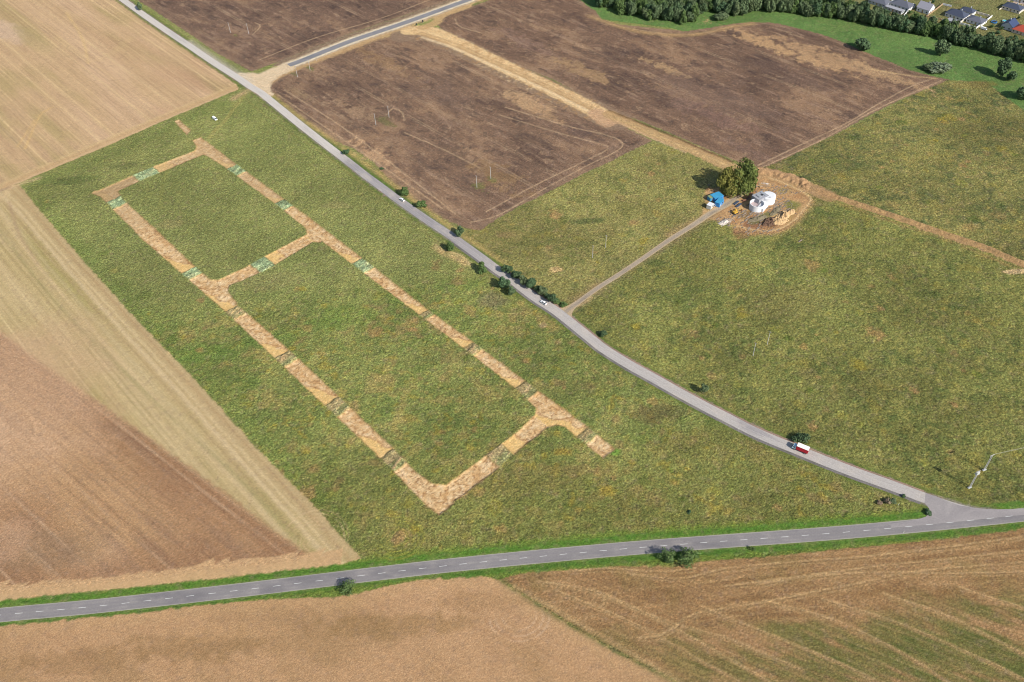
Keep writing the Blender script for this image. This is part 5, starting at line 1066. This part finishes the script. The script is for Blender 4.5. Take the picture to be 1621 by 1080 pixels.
# ------------------------------------------------------------------ houses behind the belt
HA = dirang((1491, 18), (1515, 25.5)); 
R_DARK = tiles('anthracite_tiles', (.035, .045, .075), (.075, .085, .12)); R_GREY = tiles('grey_tiles', (.065, .07, .095), (.15, .155, .18)); R_LIL = tiles('lilac_grey_tiles', (.22, .21, .25), (.34, .33, .36)); R_RED = tiles('red_tiles', (.30, .045, .025), (.45, .09, .05)); R_BLUE = tiles('dark_blue_tiles', (.02, .035, .09), (.05, .07, .14))
W_WHITE = plain('white_render', (.76, .75, .72), .85, .08, .5); W_CREAM = plain('cream_render', (.66, .58, .48), .85, .1, .5); W_GREY = plain('pale_grey_render', (.52, .54, .56), .85, .1, .5); FRM = plain('window_frame_white', (.6, .6, .6), .5, .05)
def house(p, L, Wd, wh, rh, ang, roof, wall, kind, label, chim=True, cat='house', name='house'):
    x, y = w1(*p); t = empty(name, (x, y, 0), ang); tag(t, label, cat); l, w_ = L / 2, Wd / 2
    wl = MB().box(-l, l, -w_, w_, 0, wh)
    o_ = .45
    if kind == 'gable':
        b = len(wl.v); wl.v += [(-l, -w_, wh), (-l, w_, wh), (-l, 0, wh + rh), (l, -w_, wh), (l, w_, wh), (l, 0, wh + rh)]; wl.f += [(b, b + 2, b + 1), (b + 3, b + 4, b + 5)]
        rv = [(-l - o_, -w_ - o_, wh - .2), (l + o_, -w_ - o_, wh - .2), (l + o_, 0, wh + rh + .12), (-l - o_, 0, wh + rh + .12), (-l - o_, w_ + o_, wh - .2), (l + o_, w_ + o_, wh - .2)]
        m_ = MB(); m_.v = rv + [(a, b_, c - .18) for a, b_, c in rv]; m_.f = [(0, 1, 2, 3), (3, 2, 5, 4), (7, 6, 9, 8), (8, 9, 10, 11), (0, 6, 7, 1), (4, 5, 11, 10), (0, 3, 9, 6), (3, 4, 10, 9), (1, 7, 8, 2), (2, 8, 11, 5)]
    elif kind == 'hip':
        q = min(w_, l * .8); rv = [(-l - o_, -w_ - o_, wh), (l + o_, -w_ - o_, wh), (l + o_, w_ + o_, wh), (-l - o_, w_ + o_, wh), (-l + q, 0, wh + rh), (l - q, 0, wh + rh)]
        m_ = MB(); m_.v = rv; m_.f = [(0, 1, 5, 4), (1, 2, 5), (2, 3, 4, 5), (3, 0, 4), (3, 2, 1, 0)]
    else:
        m_ = MB().box(-l - .15, l + .15, -w_ - .15, w_ + .15, wh, wh + .25); m_.box(-l - .15, l + .15, -w_ - .15, -w_, wh + .25, wh + .45); m_.box(-l - .15, l + .15, w_, w_ + .15, wh + .25, wh + .45)
    wl.build('wall', wall, t); rf = m_.build('roof', roof, t)
    if chim: MB().box(l * .2, l * .2 + .7, w_ * .2, w_ * .2 + .7, wh + rh * .3, wh + rh + .7).build('chimney', W_GREY, rf)
    for sy in (-1, 1):
        nw = max(2, int(L / 3))
        for i in range(nw):
            cx = -l + (i + .5) * L / nw; dr_ = (i == nw // 2)
            z0, z1 = (0.1, 2.15) if dr_ and sy < 0 else (.9, 2.1)
            fr = MB().box(cx - .65, cx + .65, sy * w_ - .04, sy * w_ + .04, z0, z1).build('door' if dr_ and sy < 0 else 'window', FRM if not (dr_ and sy < 0) else M_WOOD, t)
            if not (dr_ and sy < 0): MB().box(cx - .56, cx + .56, sy * (w_ + .045) - .01, sy * (w_ + .045) + .01, z0 + .08, z1 - .08).build('pane', M_GLASS, fr)
    for sx in (-1, 1):
        for cy in (-w_ * .45, w_ * .45):
            fr = MB().box(sx * l - .04, sx * l + .04, cy - .6, cy + .6, .9, 2.1).build('window', FRM, t); MB().box(sx * (l + .045) - .01, sx * (l + .045) + .01, cy - .52, cy + .52, .98, 2.02).build('pane', M_GLASS, fr)
    return t
HB = HA
house((1392, 6), 16, 10, 2.8, 2.6, HB, R_GREY, W_GREY, 'hip', 'grey roofed house cut by the top edge, leftmost of the row')
house((1428, 11), 17, 11, 2.8, 2.8, HB, R_GREY, W_WHITE, 'hip', 'wide house with speckled grey hipped roof and paved terrace')
house((1415, 17.5), 16, 5, 2.3, .2, HB, M_CONC, W_GREY, 'flat', 'low flat-roofed grey annex in front of the speckled grey roof', False, 'annex', 'annex')
house((1464, 17.5), 11, 9.5, 3.6, 3.8, HB + math.pi / 2 * 0, R_LIL, W_WHITE, 'gable', 'tall white gabled house with lilac-grey roof')
house((1514, 27), 16, 10, 3.0, 3.2, HB, R_DARK, W_WHITE, 'hip', 'large white house with dark slate hipped roof in the middle of the row')
house((1531, 21), 11, 7, 2.8, 2.2, HB, R_DARK, W_WHITE, 'hip', 'dark roofed garage house behind the large slate roofed one')
house((1505, 37), 7, 6, 2.6, .2, HB, M_CONC, W_GREY, 'flat', 'flat-roofed grey garage in front of the large slate roofed house', False, 'garage', 'garage')
house((1545, 35.5), 13, 10, 2.7, 1.8, HB, R_GREY, W_WHITE, 'hip', 'low bungalow with grey hipped roof inside a walled plot')
house((1603, 15.5), 15, 9.5, 2.8, 2.6, HB, R_DARK, W_CREAM, 'hip', 'dark roofed house at the upper right above the rough grass')
house((1597, 44), 10.5, 9, 3.4, 3.2, HB + math.pi / 2, R_BLUE, W_GREY, 'gable', 'grey house with dark blue gabled roof beside the red one')
house((1617, 51), 12, 11, 2.8, 3.2, HB, R_RED, W_CREAM, 'hip', 'house with bright red roof at the right edge')
house((1614, 1), 12, 8, 2.8, 2.4, HB, R_DARK, W_WHITE, 'hip', 'dark roofed house cut by the top right corner')
house((1344, 12.5), 5, 3.5, 2.3, 1.0, HB, R_LIL, W_CREAM, 'gable', 'small cream garden shed behind the tree belt', False, 'shed', 'shed')
house((1321, 4), 7, 4, 2.4, 1.2, HB, R_LIL, W_CREAM, 'gable', 'pale garden house half hidden by the belt at the top', False, 'shed', 'shed')
def fence(pts, h, mat, label, wd=.15):
    q = W(pts); o0 = q.mean(0); q = q - o0; t = empty('garden_wall', (o0[0], o0[1], 0)); tag(t, label, 'wall'); 
    for a, b in zip(q[:-1], q[1:]):
        d = (b - a) / np.linalg.norm(b - a); n_ = np.array([-d[1], d[0]]) * wd; mb = MB()
        for z in (0, h):
            for c in (a - n_, b - n_, b + n_, a + n_): mb.v.append((c[0], c[1], z))
        mb.f += [(3, 2, 1, 0), (4, 5, 6, 7), (0, 1, 5, 4), (1, 2, 6, 5), (2, 3, 7, 6), (3, 0, 4, 7)]; mb.build('wall_panel', mat, t)
        L_ = np.linalg.norm(b - a); pb = MB()
        for k in range(int(L_ / 4) + 1):
            c = a + d * min(k * 4, L_ - .1); pb.box(c[0] - .2, c[0] + .2, c[1] - .2, c[1] + .2, 0, h + .15)
        pb.build('pillar_row', mat, t)
fence([(1397, 14), (1418, -1)], 1.6, W_WHITE, 'white garden wall between the leftmost house and its neighbour'); fence([(1430, 27), (1446, 8)], 1.7, W_WHITE, 'white garden wall left of the lilac roofed house')
fence([(1467, 27), (1492, 8)], 1.5, M_WOOD, 'brown timber fence right of the lilac roofed house'); fence([(1492, 8), (1506, 11)], 1.5, W_GREY, 'short grey wall behind the large slate roofed house'); fence([(1466, 27), (1490, 32)], 1.3, M_WOOD, 'brown fence at the foot of the garden beside the belt')
fence([(1519, 38), (1541, 20), (1566, 27)], 1.7, W_CREAM, 'cream wall round the upper sides of the bungalow plot'); fence([(1519, 38), (1546, 46)], 1.6, W_WHITE, 'white wall at the foot of the bungalow plot'); fence([(1545, 46), (1570, 27)], 1.6, W_WHITE, 'white wall along the right of the bungalow plot'); fence([(1582, 16), (1600, 6)], 1.2, W_CREAM, 'cream wall at the left of the upper right house')
x, y = w1(1573.5, 36); t = empty('trampoline', (x, y, 0)); tag(t, 'round dark blue garden trampoline on the lawn', 'trampoline'); MB().cyl((0, 0, .75), (0, 0, .8), 2.2, 2.2, 24).build('mat', M_DARK, t); ring(1.9, 2.3, .92, 24, .35).build('padding', M_BLUE, t)
for i in range(6): a = i * 1.047; MB().cyl((2.1 * math.cos(a), 2.1 * math.sin(a), 0), (2.1 * math.cos(a), 2.1 * math.sin(a), .8), .05, .05, 6).build('leg', M_STEEL, t)
x, y = w1(1590, 34.5); t = empty('garden_pool', (x, y, 0)); tag(t, 'small round turquoise pool beside the blue roofed house', 'pool'); ring(1.7, 1.9, 1.0, 24).build('rim', M_LGREY, t); MB().cyl((0, 0, .7), (0, 0, .8), 1.7, 1.7, 24).build('water_surface', plain('pool_water', (.08, .40, .45), .1, .05), t)
car((1557, 47), HA, M_CARW, 'white van parked below the bungalow plot', 'passenger cars', True)
car((1499, 36), HA, M_SILV, 'silver car parked left of the grey garage'); car((1496, 33.5), HA, M_CARW, 'white car parked left of the grey garage')
# village street behind the upper right house
P = smooth(W([(1585, -6), (1600, 1), (1625, 9), (1660, 18)])); struct(ribbon('road', P, -2.5, 2.5, .06, GM['concrete'], tintf((196, 176, 164), (176, 160, 150), (210, 196, 184), 10, seed=11), 6), 'pale village street at the upper right corner')
gd = np.random.default_rng(8)
for i, p in enumerate(((1476, 6), (1585, 48), (1580, 54), (1570, 44), (1606, 60), (1548, 20), (1612, 30), (1440, 22), (1530, 45), (1618, 68), (1599, 62))):
    tree(p, gd.uniform(1.3, 2.4), gd.uniform(2, 4), BUSH['fresh' if i % 2 else 'dark'][i % 2], 'small garden shrub among the houses behind the belt', 'bush', 'bush', 'garden shrubs among the houses', trunk=False, part='foliage', crown_low=0)

# ------------------------------------------------------------------ loose debris of the building site, far too many pieces to count
rd = np.random.default_rng(31); mb = MB()
SITE_C = [((1150, 351), 5, 60), ((1165, 340), 6, 60), ((1190, 338), 8, 90), ((1222, 325), 9, 110), ((1215, 300), 9, 90), ((1178, 308), 8, 80), ((1140, 306), 7, 60), ((1205, 360), 12, 90), ((1240, 325), 8, 70), ((1165, 300), 6, 60), ((1240, 302), 7, 50)]
for c, r_, n_ in SITE_C:
    c = W(c)[0]
    for k in range(n_):
        q = c + rd.normal(0, r_ * .5, 2); sz = rd.uniform(.12, .38); l_ = sz * rd.choice([1, 1, 1, 5]); a = rd.uniform(0, 6.28) if l_ == sz else .65; z0 = 0.0
        b = len(mb.v); ca, sa = math.cos(a), math.sin(a)
        for zz, kk in ((z0, 1), (z0 + sz, .6)):
            for dx, dy in ((-l_, -sz), (l_, -sz), (l_, sz), (-l_, sz)): mb.v.append((q[0] + (dx * ca - dy * sa) * kk, q[1] + (dx * sa + dy * ca) * kk, zz))
        mb.f += [tuple(b + i for i in qd) for qd in ((4, 5, 6, 7), (0, 1, 5, 4), (1, 2, 6, 5), (2, 3, 7, 6), (3, 0, 4, 7))]
M_DEB = plain('mixed_debris', (.20, .16, .125), .9, 1.0, .35)
o = mb.build('site_debris', M_DEB); o['kind'] = 'stuff'; o['label'] = 'loose stones, boards and rubble strewn over the building site'
